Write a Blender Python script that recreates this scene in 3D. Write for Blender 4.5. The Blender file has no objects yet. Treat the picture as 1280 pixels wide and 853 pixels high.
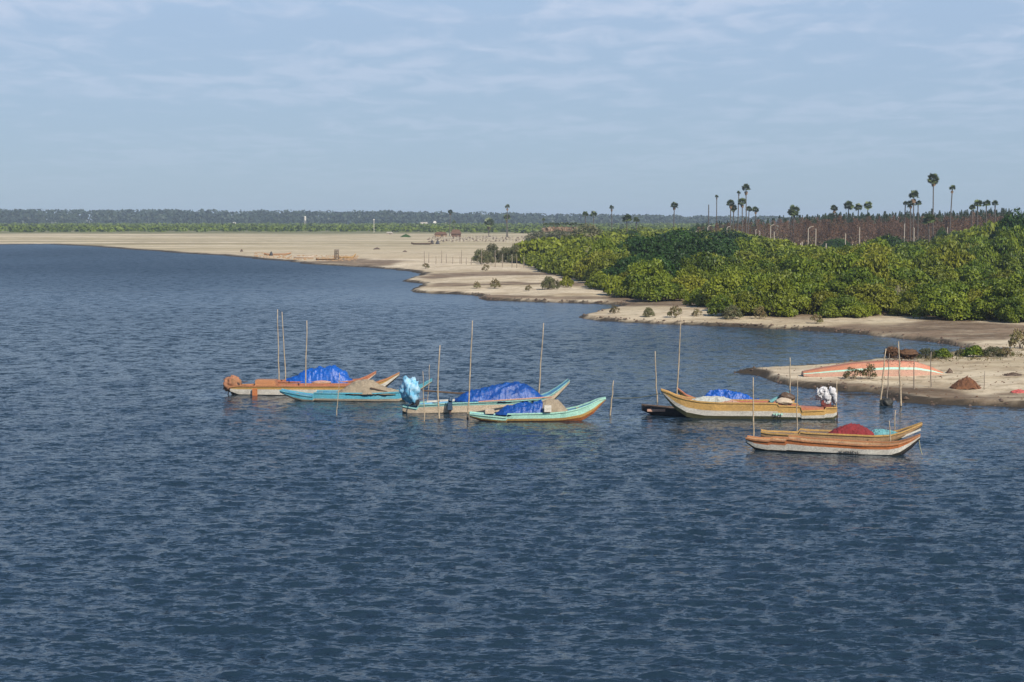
import bpy, math, random
import numpy as np
from mathutils import Vector, Matrix
R = math.radians
random.seed(7); RNG = np.random.default_rng(7)
SC = bpy.context.scene; COL = SC.collection

# ------------------------------------------------------------------ camera
F_PX, CAM_H, HORIZON = 2000.0, 11.0, 272.0          # pixels of the 1280 px wide photograph
PITCH = math.atan((426.5 - HORIZON) / F_PX)
cd = bpy.data.cameras.new('camera'); cam = bpy.data.objects.new('camera', cd); COL.objects.link(cam)
cd.sensor_width = 36; cd.lens = F_PX / 1280 * 36; cd.clip_start = 0.5; cd.clip_end = 20000
cam.location = (0, 0, CAM_H); cam.rotation_euler = (math.pi / 2 - PITCH, 0, 0); SC.camera = cam

# ------------------------------------------------------------------ sky and sun
SUN_EL, SUN_AZ = 38.0, 147.0        # azimuth clockwise from +Y (the view direction): behind the camera, to the right
w = bpy.data.worlds.new('World'); SC.world = w; w.use_nodes = True
nt = w.node_tree; nt.nodes.clear()
def N(nt, t, **kw):
    n = nt.nodes.new(t)
    for k, v in kw.items():
        if k.startswith('i_'):
            k = k[2:]; n.inputs[int(k) if k.isdigit() else k.replace('_', ' ')].default_value = v
        else: setattr(n, k, v)
    return n
def LK(nt, a, b): nt.links.new(a, b)
out = N(nt, 'ShaderNodeOutputWorld'); bg = N(nt, 'ShaderNodeBackground'); bg.inputs[1].default_value = 0.11
sky = N(nt, 'ShaderNodeTexSky', sky_type='NISHITA', sun_disc=False, sun_elevation=R(SUN_EL), sun_rotation=R(SUN_AZ),
        altitude=0, air_density=1.0, dust_density=0.35, ozone_density=4.5)
tc = N(nt, 'ShaderNodeTexCoord'); sx = N(nt, 'ShaderNodeSeparateXYZ'); LK(nt, tc.outputs['Generated'], sx.inputs[0])
za = N(nt, 'ShaderNodeMath', operation='MAXIMUM', i_1=0.0); LK(nt, sx.outputs[2], za.inputs[0])
zb = N(nt, 'ShaderNodeMath', operation='ADD', i_1=0.06); LK(nt, za.outputs[0], zb.inputs[0])
dx = N(nt, 'ShaderNodeMath', operation='DIVIDE'); LK(nt, sx.outputs[0], dx.inputs[0]); LK(nt, zb.outputs[0], dx.inputs[1])
dy = N(nt, 'ShaderNodeMath', operation='DIVIDE'); LK(nt, sx.outputs[1], dy.inputs[0]); LK(nt, zb.outputs[0], dy.inputs[1])
cx = N(nt, 'ShaderNodeCombineXYZ'); LK(nt, dx.outputs[0], cx.inputs[0]); LK(nt, dy.outputs[0], cx.inputs[1])
n1 = N(nt, 'ShaderNodeTexNoise', i_Scale=0.55, i_Detail=3.0, i_Roughness=0.5); LK(nt, cx.outputs[0], n1.inputs['Vector'])
mp2 = N(nt, 'ShaderNodeMapping'); mp2.inputs['Scale'].default_value = (1.7, 1.1, 1); mp2.inputs['Rotation'].default_value = (0, 0, 0.3)
LK(nt, cx.outputs[0], mp2.inputs[0])
n2 = N(nt, 'ShaderNodeTexNoise', i_Scale=2.4, i_Detail=8.0, i_Roughness=0.56, i_Distortion=0.5); LK(nt, mp2.outputs[0], n2.inputs['Vector'])
ml = N(nt, 'ShaderNodeMath', operation='MULTIPLY'); LK(nt, n1.outputs[0], ml.inputs[0]); LK(nt, n2.outputs[0], ml.inputs[1])
mr = N(nt, 'ShaderNodeMapRange', i_1=0.19, i_2=0.36, i_3=0.16, i_4=0.66); mr.interpolation_type = 'SMOOTHSTEP'; LK(nt, ml.outputs[0], mr.inputs[0])
fd = N(nt, 'ShaderNodeMapRange', i_1=0.01, i_2=0.125, i_3=0.05, i_4=1.0); LK(nt, sx.outputs[2], fd.inputs[0])
fc = N(nt, 'ShaderNodeMath', operation='MULTIPLY'); LK(nt, mr.outputs[0], fc.inputs[0]); LK(nt, fd.outputs[0], fc.inputs[1])
# clouds thin out well above the view so that the water reflects a blue dome
hi = N(nt, 'ShaderNodeMapRange', i_1=0.16, i_2=0.28, i_3=1.0, i_4=0.0); LK(nt, sx.outputs[2], hi.inputs[0])
fc2 = N(nt, 'ShaderNodeMath', operation='MULTIPLY'); LK(nt, fc.outputs[0], fc2.inputs[0]); LK(nt, hi.outputs[0], fc2.inputs[1])
lo = N(nt, 'ShaderNodeMix', data_type='RGBA'); lof = N(nt, 'ShaderNodeMapRange', i_1=0.12, i_2=0.27, i_3=0.90, i_4=0.0); LK(nt, sx.outputs[2], lof.inputs[0])
lc = N(nt, 'ShaderNodeMix', data_type='RGBA'); lcf = N(nt, 'ShaderNodeMapRange', i_1=0.0, i_2=0.16); LK(nt, sx.outputs[2], lcf.inputs[0]); LK(nt, lcf.outputs[0], lc.inputs[0])
lc.inputs[6].default_value = (2.9, 3.9, 4.95, 1); lc.inputs[7].default_value = (2.85, 4.1, 5.95, 1)      # pale blue air low over the horizon
LK(nt, lof.outputs[0], lo.inputs[0]); LK(nt, sky.outputs[0], lo.inputs[6]); LK(nt, lc.outputs[2], lo.inputs[7])
mx = N(nt, 'ShaderNodeMix', data_type='RGBA'); LK(nt, fc2.outputs[0], mx.inputs[0]); LK(nt, lo.outputs[2], mx.inputs[6])
mx.inputs[7].default_value = (5.1, 5.75, 7.1, 1)
LK(nt, mx.outputs[2], bg.inputs[0]); LK(nt, bg.outputs[0], out.inputs[0])
sl = bpy.data.lights.new('sun', 'SUN'); sl.energy = 5.0; sl.angle = R(0.5); sl.color = (1.0, 0.93, 0.83)
so = bpy.data.objects.new('sun', sl); COL.objects.link(so)
sd_ = Vector((math.sin(R(SUN_AZ)) * math.cos(R(SUN_EL)), math.cos(R(SUN_AZ)) * math.cos(R(SUN_EL)), math.sin(R(SUN_EL))))
so.rotation_euler = sd_.to_track_quat('Z', 'Y').to_euler(); so.location = (30, -40, 60)
SC.view_settings.view_transform = 'Standard'; SC.view_settings.look = 'None'
SC.view_settings.exposure = 0.12; SC.view_settings.gamma = 1
SC.cycles.use_denoising = True; SC.cycles.max_bounces = 5; SC.cycles.diffuse_bounces = 2; SC.cycles.glossy_bounces = 3
SC.cycles.volume_bounces = 0; SC.cycles.transparent_max_bounces = 8; SC.cycles.caustics_reflective = False

# ------------------------------------------------------------------ helpers
def ray(px, py):
    a, b = (px - 640) / F_PX, (426.5 - py) / F_PX
    return a, math.cos(PITCH) + b * math.sin(PITCH), -math.sin(PITCH) + b * math.cos(PITCH)
def at(px, py, z=0.0):                      # where a sight line meets the height z
    a, b, c = ray(px, py); t = (z - CAM_H) / c
    return (a * t, b * t, z)
def atY(px, py, Y):                         # the point at distance Y on a sight line
    a, b, c = ray(px, py); t = Y / b
    return (a * t, Y, CAM_H + c * t)
def tag(o, label=None, cat=None, group=None, kind=None):
    if label: o['label'] = label
    if cat: o['category'] = cat
    if group: o['group'] = group
    if kind: o['kind'] = kind
    return o
def link(name, data, parent=None, loc=(0, 0, 0), rot=(0, 0, 0), scale=(1, 1, 1)):
    o = bpy.data.objects.new(name, data); COL.objects.link(o)
    o.location = loc; o.rotation_euler = rot; o.scale = scale
    if parent: o.parent = parent
    return o
def empty(name, loc=(0, 0, 0), rz=0.0, label=None, cat=None, group=None):
    return tag(link(name, None, None, loc, (0, 0, rz)), label, cat, group)
def sstep(a, b, x):
    t = np.clip((np.asarray(x, float) - a) / (b - a), 0, 1); return t * t * (3 - 2 * t)
def vnoise(x, y, seed=0):
    x = np.asarray(x, float); y = np.asarray(y, float)
    xi = np.floor(x).astype(np.int64); yi = np.floor(y).astype(np.int64); fx = x - xi; fy = y - yi
    fx = fx * fx * (3 - 2 * fx); fy = fy * fy * (3 - 2 * fy)
    def h(a, b):
        n = (a * 374761393 + b * 668265263 + seed * 974634777) & 0xFFFFFFFF
        n = ((n ^ (n >> 13)) * 1274126177) & 0xFFFFFFFF
        return ((n ^ (n >> 16)) & 0xFFFF) / 65535.0
    return (h(xi, yi) * (1 - fx) + h(xi + 1, yi) * fx) * (1 - fy) + (h(xi, yi + 1) * (1 - fx) + h(xi + 1, yi + 1) * fx) * fy
def fbm(x, y, seed=0, o=4):
    s = 0; a = 0.5; t = 0
    for k in range(o):
        s = s + a * vnoise(x * 2 ** k, y * 2 ** k, seed + k * 17); t += a; a *= 0.5
    return s / t
class MB:
    def __init__(s): s.v = []; s.f = []; s.m = []
    def add(s, vs, fs, mi=0):
        b = len(s.v); s.v += [tuple(map(float, p)) for p in vs]; s.f += [tuple(b + i for i in f) for f in fs]; s.m += [mi] * len(fs)
    def box(s, c, d, mi=0, rz=0.0, ry=0.0, taper=1.0):
        x, y, z = d[0] / 2, d[1] / 2, d[2] / 2; M = Matrix.Rotation(rz, 3, 'Z') @ Matrix.Rotation(ry, 3, 'Y'); vs = []
        for sz in (-1, 1):
            k = taper if sz > 0 else 1.0
            for sx_, sy_ in ((-1, -1), (1, -1), (1, 1), (-1, 1)): vs.append(M @ Vector((sx_ * x * k, sy_ * y * k, sz * z)) + Vector(c))
        s.add(vs, [(3, 2, 1, 0), (4, 5, 6, 7), (0, 1, 5, 4), (1, 2, 6, 5), (2, 3, 7, 6), (3, 0, 4, 7)], mi)
    def tube(s, pts, rad, n=6, mi=0):
        pts = [Vector(p) for p in pts]; vs = []; m = len(pts)
        if not hasattr(rad, '__len__'): rad = [rad] * m
        for i, p in enumerate(pts):
            d = (pts[min(i + 1, m - 1)] - pts[max(i - 1, 0)]).normalized()
            a = d.cross(Vector((0.3, 1, 0.1))).normalized() if abs(d.y) < 0.9 else d.cross(Vector((1, 0, 0))).normalized(); b = d.cross(a)
            for k in range(n):
                t = 2 * math.pi * k / n; vs.append(p + (a * math.cos(t) + b * math.sin(t)) * rad[i])
        fs = [(i * n + k, i * n + (k + 1) % n, (i + 1) * n + (k + 1) % n, (i + 1) * n + k) for i in range(m - 1) for k in range(n)]
        fs += [tuple(range(n - 1, -1, -1)), tuple((m - 1) * n + k for k in range(n))]
        s.add(vs, fs, mi)
    def mesh(s, name, mats, smooth=False, bev=0):
        me = bpy.data.meshes.new(name); me.from_pydata(s.v, [], s.f)
        for m in (mats if isinstance(mats, (list, tuple)) else [mats]): me.materials.append(m)
        me.polygons.foreach_set('material_index', s.m)
        if smooth: me.polygons.foreach_set('use_smooth', [True] * len(s.f))
        me.update(); return me
    def build(s, name, mats, parent=None, smooth=False, **kw): return link(name, s.mesh(name, mats, smooth), parent, **kw)
def npmesh(name, V, Fq, mats, smooth=False, mi=None):     # quads from arrays
    me = bpy.data.meshes.new(name); nf = len(Fq)
    me.vertices.add(len(V)); me.vertices.foreach_set('co', np.asarray(V, np.float32).ravel())
    me.loops.add(nf * 4); me.loops.foreach_set('vertex_index', np.asarray(Fq, np.int32).ravel())
    me.polygons.add(nf); me.polygons.foreach_set('loop_start', np.arange(nf, dtype=np.int32) * 4)
    try: me.polygons.foreach_set('loop_total', np.full(nf, 4, np.int32))
    except Exception: pass
    for m in (mats if isinstance(mats, (list, tuple)) else [mats]): me.materials.append(m)
    if mi is not None: me.polygons.foreach_set('material_index', np.asarray(mi, np.int32))
    if smooth: me.polygons.foreach_set('use_smooth', np.ones(nf, bool))
    me.update(calc_edges=True); return me
def gridfaces(nr, nc):
    i = np.arange(nr - 1)[:, None] * nc + np.arange(nc - 1)[None]; i = i.ravel()
    return np.stack([i, i + 1, i + nc + 1, i + nc], 1)
def attr(me, name, vals, dom='POINT'):
    a = me.attributes.new(name, 'FLOAT', dom); a.data.foreach_set('value', np.asarray(vals, np.float32).ravel())

# ------------------------------------------------------------------ materials
def mat(name, rough=0.7):
    m = bpy.data.materials.new(name); m.use_nodes = True; n = m.node_tree; p = n.nodes['Principled BSDF']
    p.inputs['Roughness'].default_value = rough; return m, n, p
def c4(c): return (c[0], c[1], c[2], 1)
def paint(name, c, c2=None, wear=0.45, rough=0.55, scale=3.0, bump=0.02, stretch=(0.35, 1, 2)):
    """painted, worn or woven surface: base colour broken up by a second, worn colour"""
    m, n, p = mat(name, rough); t = N(n, 'ShaderNodeTexCoord'); mpp = N(n, 'ShaderNodeMapping'); mpp.inputs['Scale'].default_value = stretch
    LK(n, t.outputs['Object'], mpp.inputs[0])
    a = N(n, 'ShaderNodeTexNoise', i_Scale=scale, i_Detail=7.0, i_Roughness=0.65); LK(n, mpp.outputs[0], a.inputs['Vector'])
    r = N(n, 'ShaderNodeMapRange', i_1=0.62 - wear * 0.35, i_2=0.78 - wear * 0.2, i_3=0.16, i_4=0.66); LK(n, a.outputs[0], r.inputs[0])
    x = N(n, 'ShaderNodeMix', data_type='RGBA'); x.inputs[6].default_value = c4(c)
    x.inputs[7].default_value = c4(c2 or [v * 0.45 + 0.03 for v in c]); LK(n, r.outputs[0], x.inputs[0])
    b = N(n, 'ShaderNodeTexNoise', i_Scale=scale * 7, i_Detail=3.0); LK(n, t.outputs['Object'], b.inputs['Vector'])
    h = N(n, 'ShaderNodeHueSaturation'); rr = N(n, 'ShaderNodeMapRange', i_1=0.3, i_2=0.7, i_3=0.62, i_4=1.22); LK(n, b.outputs[0], rr.inputs[0])
    g_ = N(n, 'ShaderNodeTexNoise', i_Scale=1.3, i_Detail=9.0, i_Roughness=0.75); LK(n, t.outputs['Object'], g_.inputs['Vector'])
    gr = N(n, 'ShaderNodeMapRange', i_1=0.50, i_2=0.68, i_3=0.0, i_4=0.55 if wear < 0.9 else 0.2); LK(n, g_.outputs[0], gr.inputs[0])
    gx = N(n, 'ShaderNodeMix', data_type='RGBA'); LK(n, gr.outputs[0], gx.inputs[0]); LK(n, x.outputs[2], gx.inputs[6]); gx.inputs[7].default_value = c4([v * 0.45 + 0.012 for v in c]); x = gx
    LK(n, rr.outputs[0], h.inputs['Value']); LK(n, x.outputs[2], h.inputs['Color']); LK(n, h.outputs[0], p.inputs['Base Color'])
    bm_ = N(n, 'ShaderNodeBump', i_Strength=0.5, i_Distance=bump); LK(n, b.outputs[0], bm_.inputs['Height']); LK(n, bm_.outputs[0], p.inputs['Normal'])
    return m
def leafmat(name, ca, cb, cc=None, trans=0.25, rough=0.55):
    m, n, p = mat(name, rough); oi = N(n, 'ShaderNodeObjectInfo'); at_ = N(n, 'ShaderNodeAttribute', attribute_name='v')
    x = N(n, 'ShaderNodeMix', data_type='RGBA'); x.inputs[6].default_value = c4(ca); x.inputs[7].default_value = c4(cb); LK(n, at_.outputs['Fac'], x.inputs[0])
    src = x.outputs[2]
    if cc:
        y = N(n, 'ShaderNodeMix', data_type='RGBA'); r = N(n, 'ShaderNodeMapRange', i_1=0.45, i_2=1.0, i_3=0.0, i_4=0.75); LK(n, oi.outputs['Random'], r.inputs[0])
        LK(n, r.outputs[0], y.inputs[0]); LK(n, src, y.inputs[6]); y.inputs[7].default_value = c4(cc); src = y.outputs[2]
    h = N(n, 'ShaderNodeHueSaturation'); r2 = N(n, 'ShaderNodeMath', operation='MULTIPLY_ADD', i_1=0.55, i_2=0.72)
    m7 = N(n, 'ShaderNodeMath', operation='MULTIPLY', i_1=7.31); LK(n, oi.outputs['Random'], m7.inputs[0])
    fr = N(n, 'ShaderNodeMath', operation='FRACT'); LK(n, m7.outputs[0], fr.inputs[0]); LK(n, fr.outputs[0], r2.inputs[0])
    LK(n, r2.outputs[0], h.inputs['Value']); LK(n, src, h.inputs['Color']); LK(n, h.outputs[0], p.inputs['Base Color'])
    if trans:
        tr = N(n, 'ShaderNodeBsdfTranslucent'); LK(n, h.outputs[0], tr.inputs[0]); ms = N(n, 'ShaderNodeMixShader', i_0=trans)
        LK(n, p.outputs[0], ms.inputs[1]); LK(n, tr.outputs[0], ms.inputs[2]); LK(n, ms.outputs[0], n.nodes['Material Output'].inputs[0])
    p.inputs['Specular IOR Level'].default_value = 0.25
    return m
M = {}
def mk(k, *a, **kw): M[k] = paint(k, *a, **kw)
mk('white_paint', (0.70, 0.66, 0.56), (0.38, 0.30, 0.20), wear=0.35)
mk('orange_paint', (0.52, 0.22, 0.085), (0.30, 0.15, 0.07), wear=0.5)
mk('burnt_orange', (0.52, 0.15, 0.035), (0.34, 0.16, 0.07), wear=0.5)
mk('ochre_paint', (0.56, 0.33, 0.09), (0.36, 0.22, 0.09), wear=0.45)
mk('olive_boot', (0.16, 0.15, 0.06), (0.07, 0.06, 0.03), wear=0.6)
mk('dark_boot', (0.05, 0.045, 0.035), (0.10, 0.08, 0.05), wear=0.4)
mk('black_tar', (0.018, 0.018, 0.022), (0.05, 0.04, 0.035), wear=0.3)
mk('turquoise_paint', (0.06, 0.36, 0.47), (0.22, 0.40, 0.40), wear=0.5)
mk('sky_blue_paint', (0.05, 0.27, 0.50), (0.16, 0.36, 0.46), wear=0.4)
mk('mint_paint', (0.34, 0.66, 0.52), (0.46, 0.55, 0.40), wear=0.4)
mk('teal_rail', (0.22, 0.52, 0.48), (0.35, 0.40, 0.30), wear=0.5)
mk('cream_paint', (0.62, 0.50, 0.36), (0.40, 0.30, 0.18), wear=0.5)
mk('tan_wood', (0.44, 0.27, 0.13), (0.22, 0.13, 0.06), wear=0.6)
mk('dark_wood', (0.13, 0.08, 0.045), (0.06, 0.04, 0.03), wear=0.5)
mk('red_inner', (0.42, 0.10, 0.05), (0.24, 0.09, 0.05), wear=0.5)
mk('blue_inner', (0.04, 0.14, 0.30), (0.08, 0.20, 0.28), wear=0.4)
mk('salmon_paint', (0.54, 0.25, 0.18), (0.42, 0.30, 0.20), wear=0.9)
mk('red_paint', (0.50, 0.13, 0.055), (0.42, 0.22, 0.12), wear=0.9)
mk('bamboo', (0.48, 0.38, 0.25), (0.28, 0.20, 0.12), wear=0.5, scale=2.0, stretch=(1, 1, 3))
mk('grey_bamboo', (0.30, 0.24, 0.18), (0.14, 0.11, 0.08), wear=0.5, scale=2.0, stretch=(1, 1, 3))
mk('wet_wood', (0.03, 0.028, 0.022), (0.05, 0.05, 0.03), wear=0.3)
mk('blue_tarp', (0.004, 0.075, 0.36), (0.012, 0.13, 0.50), wear=0.5, rough=0.36, scale=2.5, bump=0.05, stretch=(1, 1, 1))
mk('dark_blue_tarp', (0.004, 0.048, 0.25), (0.008, 0.10, 0.36), wear=0.5, rough=0.4, scale=2.5, bump=0.05, stretch=(1, 1, 1))
mk('tan_net', (0.36, 0.29, 0.20), (0.22, 0.17, 0.11), wear=0.5, rough=0.95, scale=5, bump=0.06, stretch=(1, 1, 1))
mk('pale_net', (0.48, 0.50, 0.45), (0.34, 0.32, 0.26), wear=0.5, rough=0.95, scale=5, bump=0.06, stretch=(1, 1, 1))
mk('red_net', (0.26, 0.025, 0.028), (0.14, 0.015, 0.018), wear=0.5, rough=0.95, scale=5, bump=0.06, stretch=(1, 1, 1))
mk('teal_cloth', (0.09, 0.30, 0.32), (0.20, 0.36, 0.34), wear=0.5, rough=0.8, stretch=(1, 1, 1))
mk('cyan_cloth', (0.03, 0.36, 0.58), (0.70, 0.78, 0.82), wear=0.62, rough=0.7, scale=3.5, stretch=(1, 1, 1))
mk('white_cloth', (0.60, 0.59, 0.58), (0.55, 0.5, 0.5), wear=0.3, rough=0.8, stretch=(1, 1, 1))
mk('rust_cloth', (0.42, 0.17, 0.09), (0.20, 0.14, 0.06), wear=0.6, rough=0.9, stretch=(1, 1, 1))
mk('iron', (0.07, 0.05, 0.045), (0.16, 0.07, 0.04), wear=0.5, rough=0.5)
mk('red_iron', (0.22, 0.04, 0.025), (0.08, 0.03, 0.02), wear=0.5, rough=0.5)
mk('blue_iron', (0.015, 0.06, 0.12), (0.03, 0.04, 0.05), wear=0.5, rough=0.5)
mk('rope', (0.42, 0.40, 0.24), wear=0.3, rough=0.95)
mk('brown_straw', (0.17, 0.085, 0.04), (0.08, 0.045, 0.025), wear=0.6, rough=1.0, scale=6, bump=0.08, stretch=(1, 1, 1))
mk('mound_brown', (0.13, 0.055, 0.025), (0.28, 0.12, 0.05), wear=0.5, rough=1.0, scale=5, bump=0.08, stretch=(1, 1, 1))
mk('concrete', (0.46, 0.41, 0.33), (0.28, 0.24, 0.18), wear=0.4, rough=0.9, stretch=(1, 1, 1))
mk('palm_bark', (0.11, 0.095, 0.08), (0.07, 0.055, 0.045), wear=0.5, rough=0.95, stretch=(1, 1, 3))
mk('branch_bark', (0.11, 0.08, 0.055), (0.06, 0.045, 0.03), wear=0.5, rough=0.95)
mk('pale_bark', (0.36, 0.30, 0.24), (0.22, 0.18, 0.13), wear=0.5, rough=0.95)
mk('red_cloth', (0.6, 0.12, 0.10), wear=0.4, rough=0.9)
M['mangrove'] = leafmat('mangrove_leaf', (0.175, 0.215, 0.014), (0.060, 0.104, 0.010), (0.23, 0.215, 0.018), trans=0.22, rough=0.5)
M['dark_leaf'] = leafmat('dark_leaf', (0.034, 0.078, 0.008), (0.018, 0.046, 0.007), trans=0.15)
M['dry_leaf'] = leafmat('dry_leaf', (0.13, 0.13, 0.045), (0.19, 0.13, 0.06), trans=0.1)
M['grey_leaf'] = leafmat('grey_leaf', (0.085, 0.10, 0.035), (0.14, 0.12, 0.06), trans=0.1)
M['palm_leaf'] = leafmat('palm_leaf', (0.04, 0.065, 0.018), (0.15, 0.18, 0.06), trans=0.1, rough=0.45)
M['dead_frond'] = leafmat('dead_frond', (0.27, 0.18, 0.10), (0.18, 0.11, 0.06), trans=0)
M['needle'] = leafmat('needle', (0.030, 0.055, 0.020), (0.05, 0.07, 0.03), trans=0.1)
M['dead_needle'] = leafmat('dead_needle', (0.19, 0.092, 0.042), (0.10, 0.068, 0.045), trans=0)
M['far_leaf'] = leafmat('far_leaf', (0.022, 0.036, 0.020), (0.034, 0.05, 0.028), trans=0)
M['scrub_leaf'] = leafmat('scrub_leaf', (0.17, 0.22, 0.008), (0.08, 0.12, 0.006), trans=0.1)

# ------------------------------------------------------------------ shoreline (traced on the photograph, laid on the water level)
shore_px = [(-500, 302), (-200, 304), (0, 306), (60, 305.6), (110, 308), (160, 312), (230, 317), (300, 321.5), (330, 325), (365, 327), (385, 330.5), (405, 331.5),
 (430, 333.2), (450, 334), (490, 337), (515, 340), (528, 343), (522, 346.5), (506, 350.5), (502, 352), (515, 353.5), (529, 355), (524, 359), (513, 363.5), (520, 366), (539, 367.2),
 (570, 368), (594, 369.5), (600, 373), (605, 375.5), (640, 376.6), (680, 378), (730, 379.5), (772, 381.2), (779, 384), (766, 386.5), (752, 389), (740, 393), (722, 396.5),
 (738, 400), (780, 403), (850, 406), (905, 408.5), (960, 411), (1010, 413.5), (1060, 417), (1100, 420.5), (1140, 425), (1175, 429), (1203, 434), (1213, 438), (1200, 441.5), (1178, 444), (1168, 448),
 (1150, 449), (1100, 452), (1030, 458), (980, 461.5), (940, 463.5), (911, 465.8), (935, 467.5), (950, 470), (962, 476), (980, 481), (1000, 484), (1025, 486.5), (1060, 489.5), (1090, 491), (1104, 496),
 (1125, 503), (1160, 505.5), (1200, 506.5), (1240, 508), (1280, 509.5), (1400, 513), (1800, 520)]
SH = np.array([at(x, y)[:2] for x, y in shore_px])
# add small-scale irregularity between the traced points
def refine(P, k=5, amp=0.05, seed=3):
    o = []; rg = np.random.default_rng(seed)
    for a, b in zip(P[:-1], P[1:]):
        L = np.linalg.norm(b - a); nrm = np.array([-(b - a)[1], (b - a)[0]]) / max(L, 1e-6); o.append(a)
        for j in range(1, k): o.append(a + (b - a) * j / k + nrm * rg.normal() * min(amp * L / 2, 0.9))
    o.append(P[-1]); return np.array(o)
SHR = refine(SH)
LAND = np.vstack([SHR, [[3000, 120], [9000, 120], [9000, 9000], [-9000, 9000], [-9000, SH[0][1]]]])
def signed_dist(X, Y, P):                   # positive inside the polygon
    d2 = np.full(X.shape, 1e18); ins = np.zeros(X.shape, bool); n = len(P)
    for i in range(n):
        ax, ay = P[i]; bx, by = P[(i + 1) % n]; ex, ey = bx - ax, by - ay; L = ex * ex + ey * ey + 1e-9
        t = np.clip(((X - ax) * ex + (Y - ay) * ey) / L, 0, 1); d2 = np.minimum(d2, (X - ax - t * ex) ** 2 + (Y - ay - t * ey) ** 2)
        if ay != by:
            c = ((ay > Y) != (by > Y)) & (X < (bx - ax) * (Y - ay) / (by - ay) + ax); ins ^= c
    return np.sqrt(d2) * np.where(ins, 1, -1)
def in_poly(X, Y, P):
    ins = np.zeros(np.shape(X), bool); n = len(P)
    for i in range(n):
        ax, ay = P[i]; bx, by = P[(i + 1) % n]
        if ay != by: ins ^= ((ay > Y) != (by > Y)) & (X < (bx - ax) * (Y - ay) / (by - ay) + ax)
    return ins
def pxpoly(pts): return np.array([at(x, y)[:2] for x, y in pts])

def land_h(X, Y, sd=None):
    if sd is None: sd = signed_dist(X, Y, LAND)
    far = sstep(200, 900, Y); wdt = 0.7 + 5 * far
    h = np.where(sd < 0, np.maximum(sd * 0.25, -1.5), 0.30 * sstep(0, 1, sd / wdt) + 0.30 * sstep(0, 1, sd / (14 + 40 * far)))
    und = (fbm(X / 9, Y / 14, 5, 4) - 0.5) * 0.35 + (fbm(X / 1.1, Y / 1.6, 9, 3) - 0.5) * 0.10
    return h + und * sstep(0.5, 6, sd) * 1.0
def hz(x, y): return float(land_h(np.array([x]), np.array([y]))[0])
def ground(px, py):                          # a point standing on the land under a pixel
    x, y, _ = at(px, py, 0.45); z = hz(x, y); x, y, _ = at(px, py, z); return (x, y, hz(x, y))

# ---- ground sheet
d = [60.0]
while d[-1] < 900: d.append(d[-1] * 1.0050)
while d[-1] < 9000: d.append(d[-1] * 1.02)
D = np.array(d); U = np.linspace(-0.75, 0.75, 760); DD, UU = np.meshgrid(D, U, indexing='ij'); GX, GY = UU * DD, DD
gsd = signed_dist(GX, GY, LAND); GZ = land_h(GX, GY, gsd)
mud_polys = [pxpoly(p) for p in (
 [(600, 371.5), (690, 374), (770, 375.5), (900, 378), (935, 383), (930, 390), (860, 390), (800, 387), (745, 386), (770, 381), (690, 378.5), (604, 376)],
 [(505, 350), (540, 344), (620, 344.5), (760, 346), (800, 348), (740, 349), (600, 348.5), (530, 352)],
 [(512, 364), (525, 357.5), (600, 357), (700, 358.5), (770, 359), (760, 361.5), (640, 361), (560, 361)],
 [(1000, 413), (1060, 410), (1150, 411), (1250, 412), (1290, 416), (1290, 424), (1240, 428), (1212, 432), (1170, 430), (1100, 421), (1050, 417)],
 [(1145, 402), (1220, 402), (1225, 418), (1190, 421), (1150, 412)],
 [(380, 329), (440, 326), (505, 329), (500, 334), (440, 334)], [(940, 470), (1000, 479), (1060, 486), (1150, 496), (1290, 503), (1290, 511), (1100, 506), (1040, 490), (960, 480)])]
veg_px = [(664, 333), (700, 347), (745, 357), (762, 371), (790, 378), (830, 382), (880, 384), (890, 392), (912, 400), (960, 402), (1000, 403), (1060, 404.5), (1110, 402), (1150, 402), (1190, 408), (1240, 410), (1290, 412), (1420, 418)]
crown_top = [(1420, 268), (1280, 284), (1220, 290), (1180, 297), (1150, 303), (1100, 300), (1060, 305), (1000, 307), (940, 298), (900, 289), (850, 287), (800, 288), (740, 292), (705, 300), (690, 312), (664, 326)]
def back(px, yt, hc=5.0): D_ = (CAM_H - hc) * F_PX / max(yt - HORIZON, 4); D_ = min(D_, 720); return [(px - 640) / F_PX * D_, D_]
VEG = np.array([at(x, y)[:2] for x, y in veg_px] + [tuple(back(px, yt)) for px, yt in crown_top[:-2]] + [at(672, 326)[:2]])
mud = np.zeros(GX.shape)
wobx = GX + (fbm(GX / 6, GY / 9, 31, 4) - 0.5) * 9; woby = GY + (fbm(GX / 6, GY / 9, 37, 4) - 0.5) * 16
for P in mud_polys: mud = np.maximum(mud, in_poly(wobx, woby, P) * 1.0)
mud = np.maximum(mud, in_poly(wobx, woby, VEG) * 0.9)
def blur(a, n=1):
    for _ in range(n):
        a = (a + np.roll(a, 1, 0) + np.roll(a, -1, 0) + np.roll(a, 1, 1) + np.roll(a, -1, 1)) / 5
    return a
mud = blur(mud, 3)
wet = 1 - sstep(0.3, 1.0, (gsd + (fbm(GX / 2, GY / 4, 77, 3) - 0.5) * 2.4) / (1.1 + 4.5 * sstep(150, 700, GY)))
grass = sstep(960, 1080, GY + (fbm(GX / 60, GY / 80, 55, 3) - 0.5) * 160) * (1 - sstep(-50, 100, GX - 60 + 0 * GY) * 0.3)
gm, gn, gp = mat('sand_and_mud', 0.95); gp.inputs['Specular IOR Level'].default_value = 0.2
t = N(gn, 'ShaderNodeTexCoord')
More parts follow.
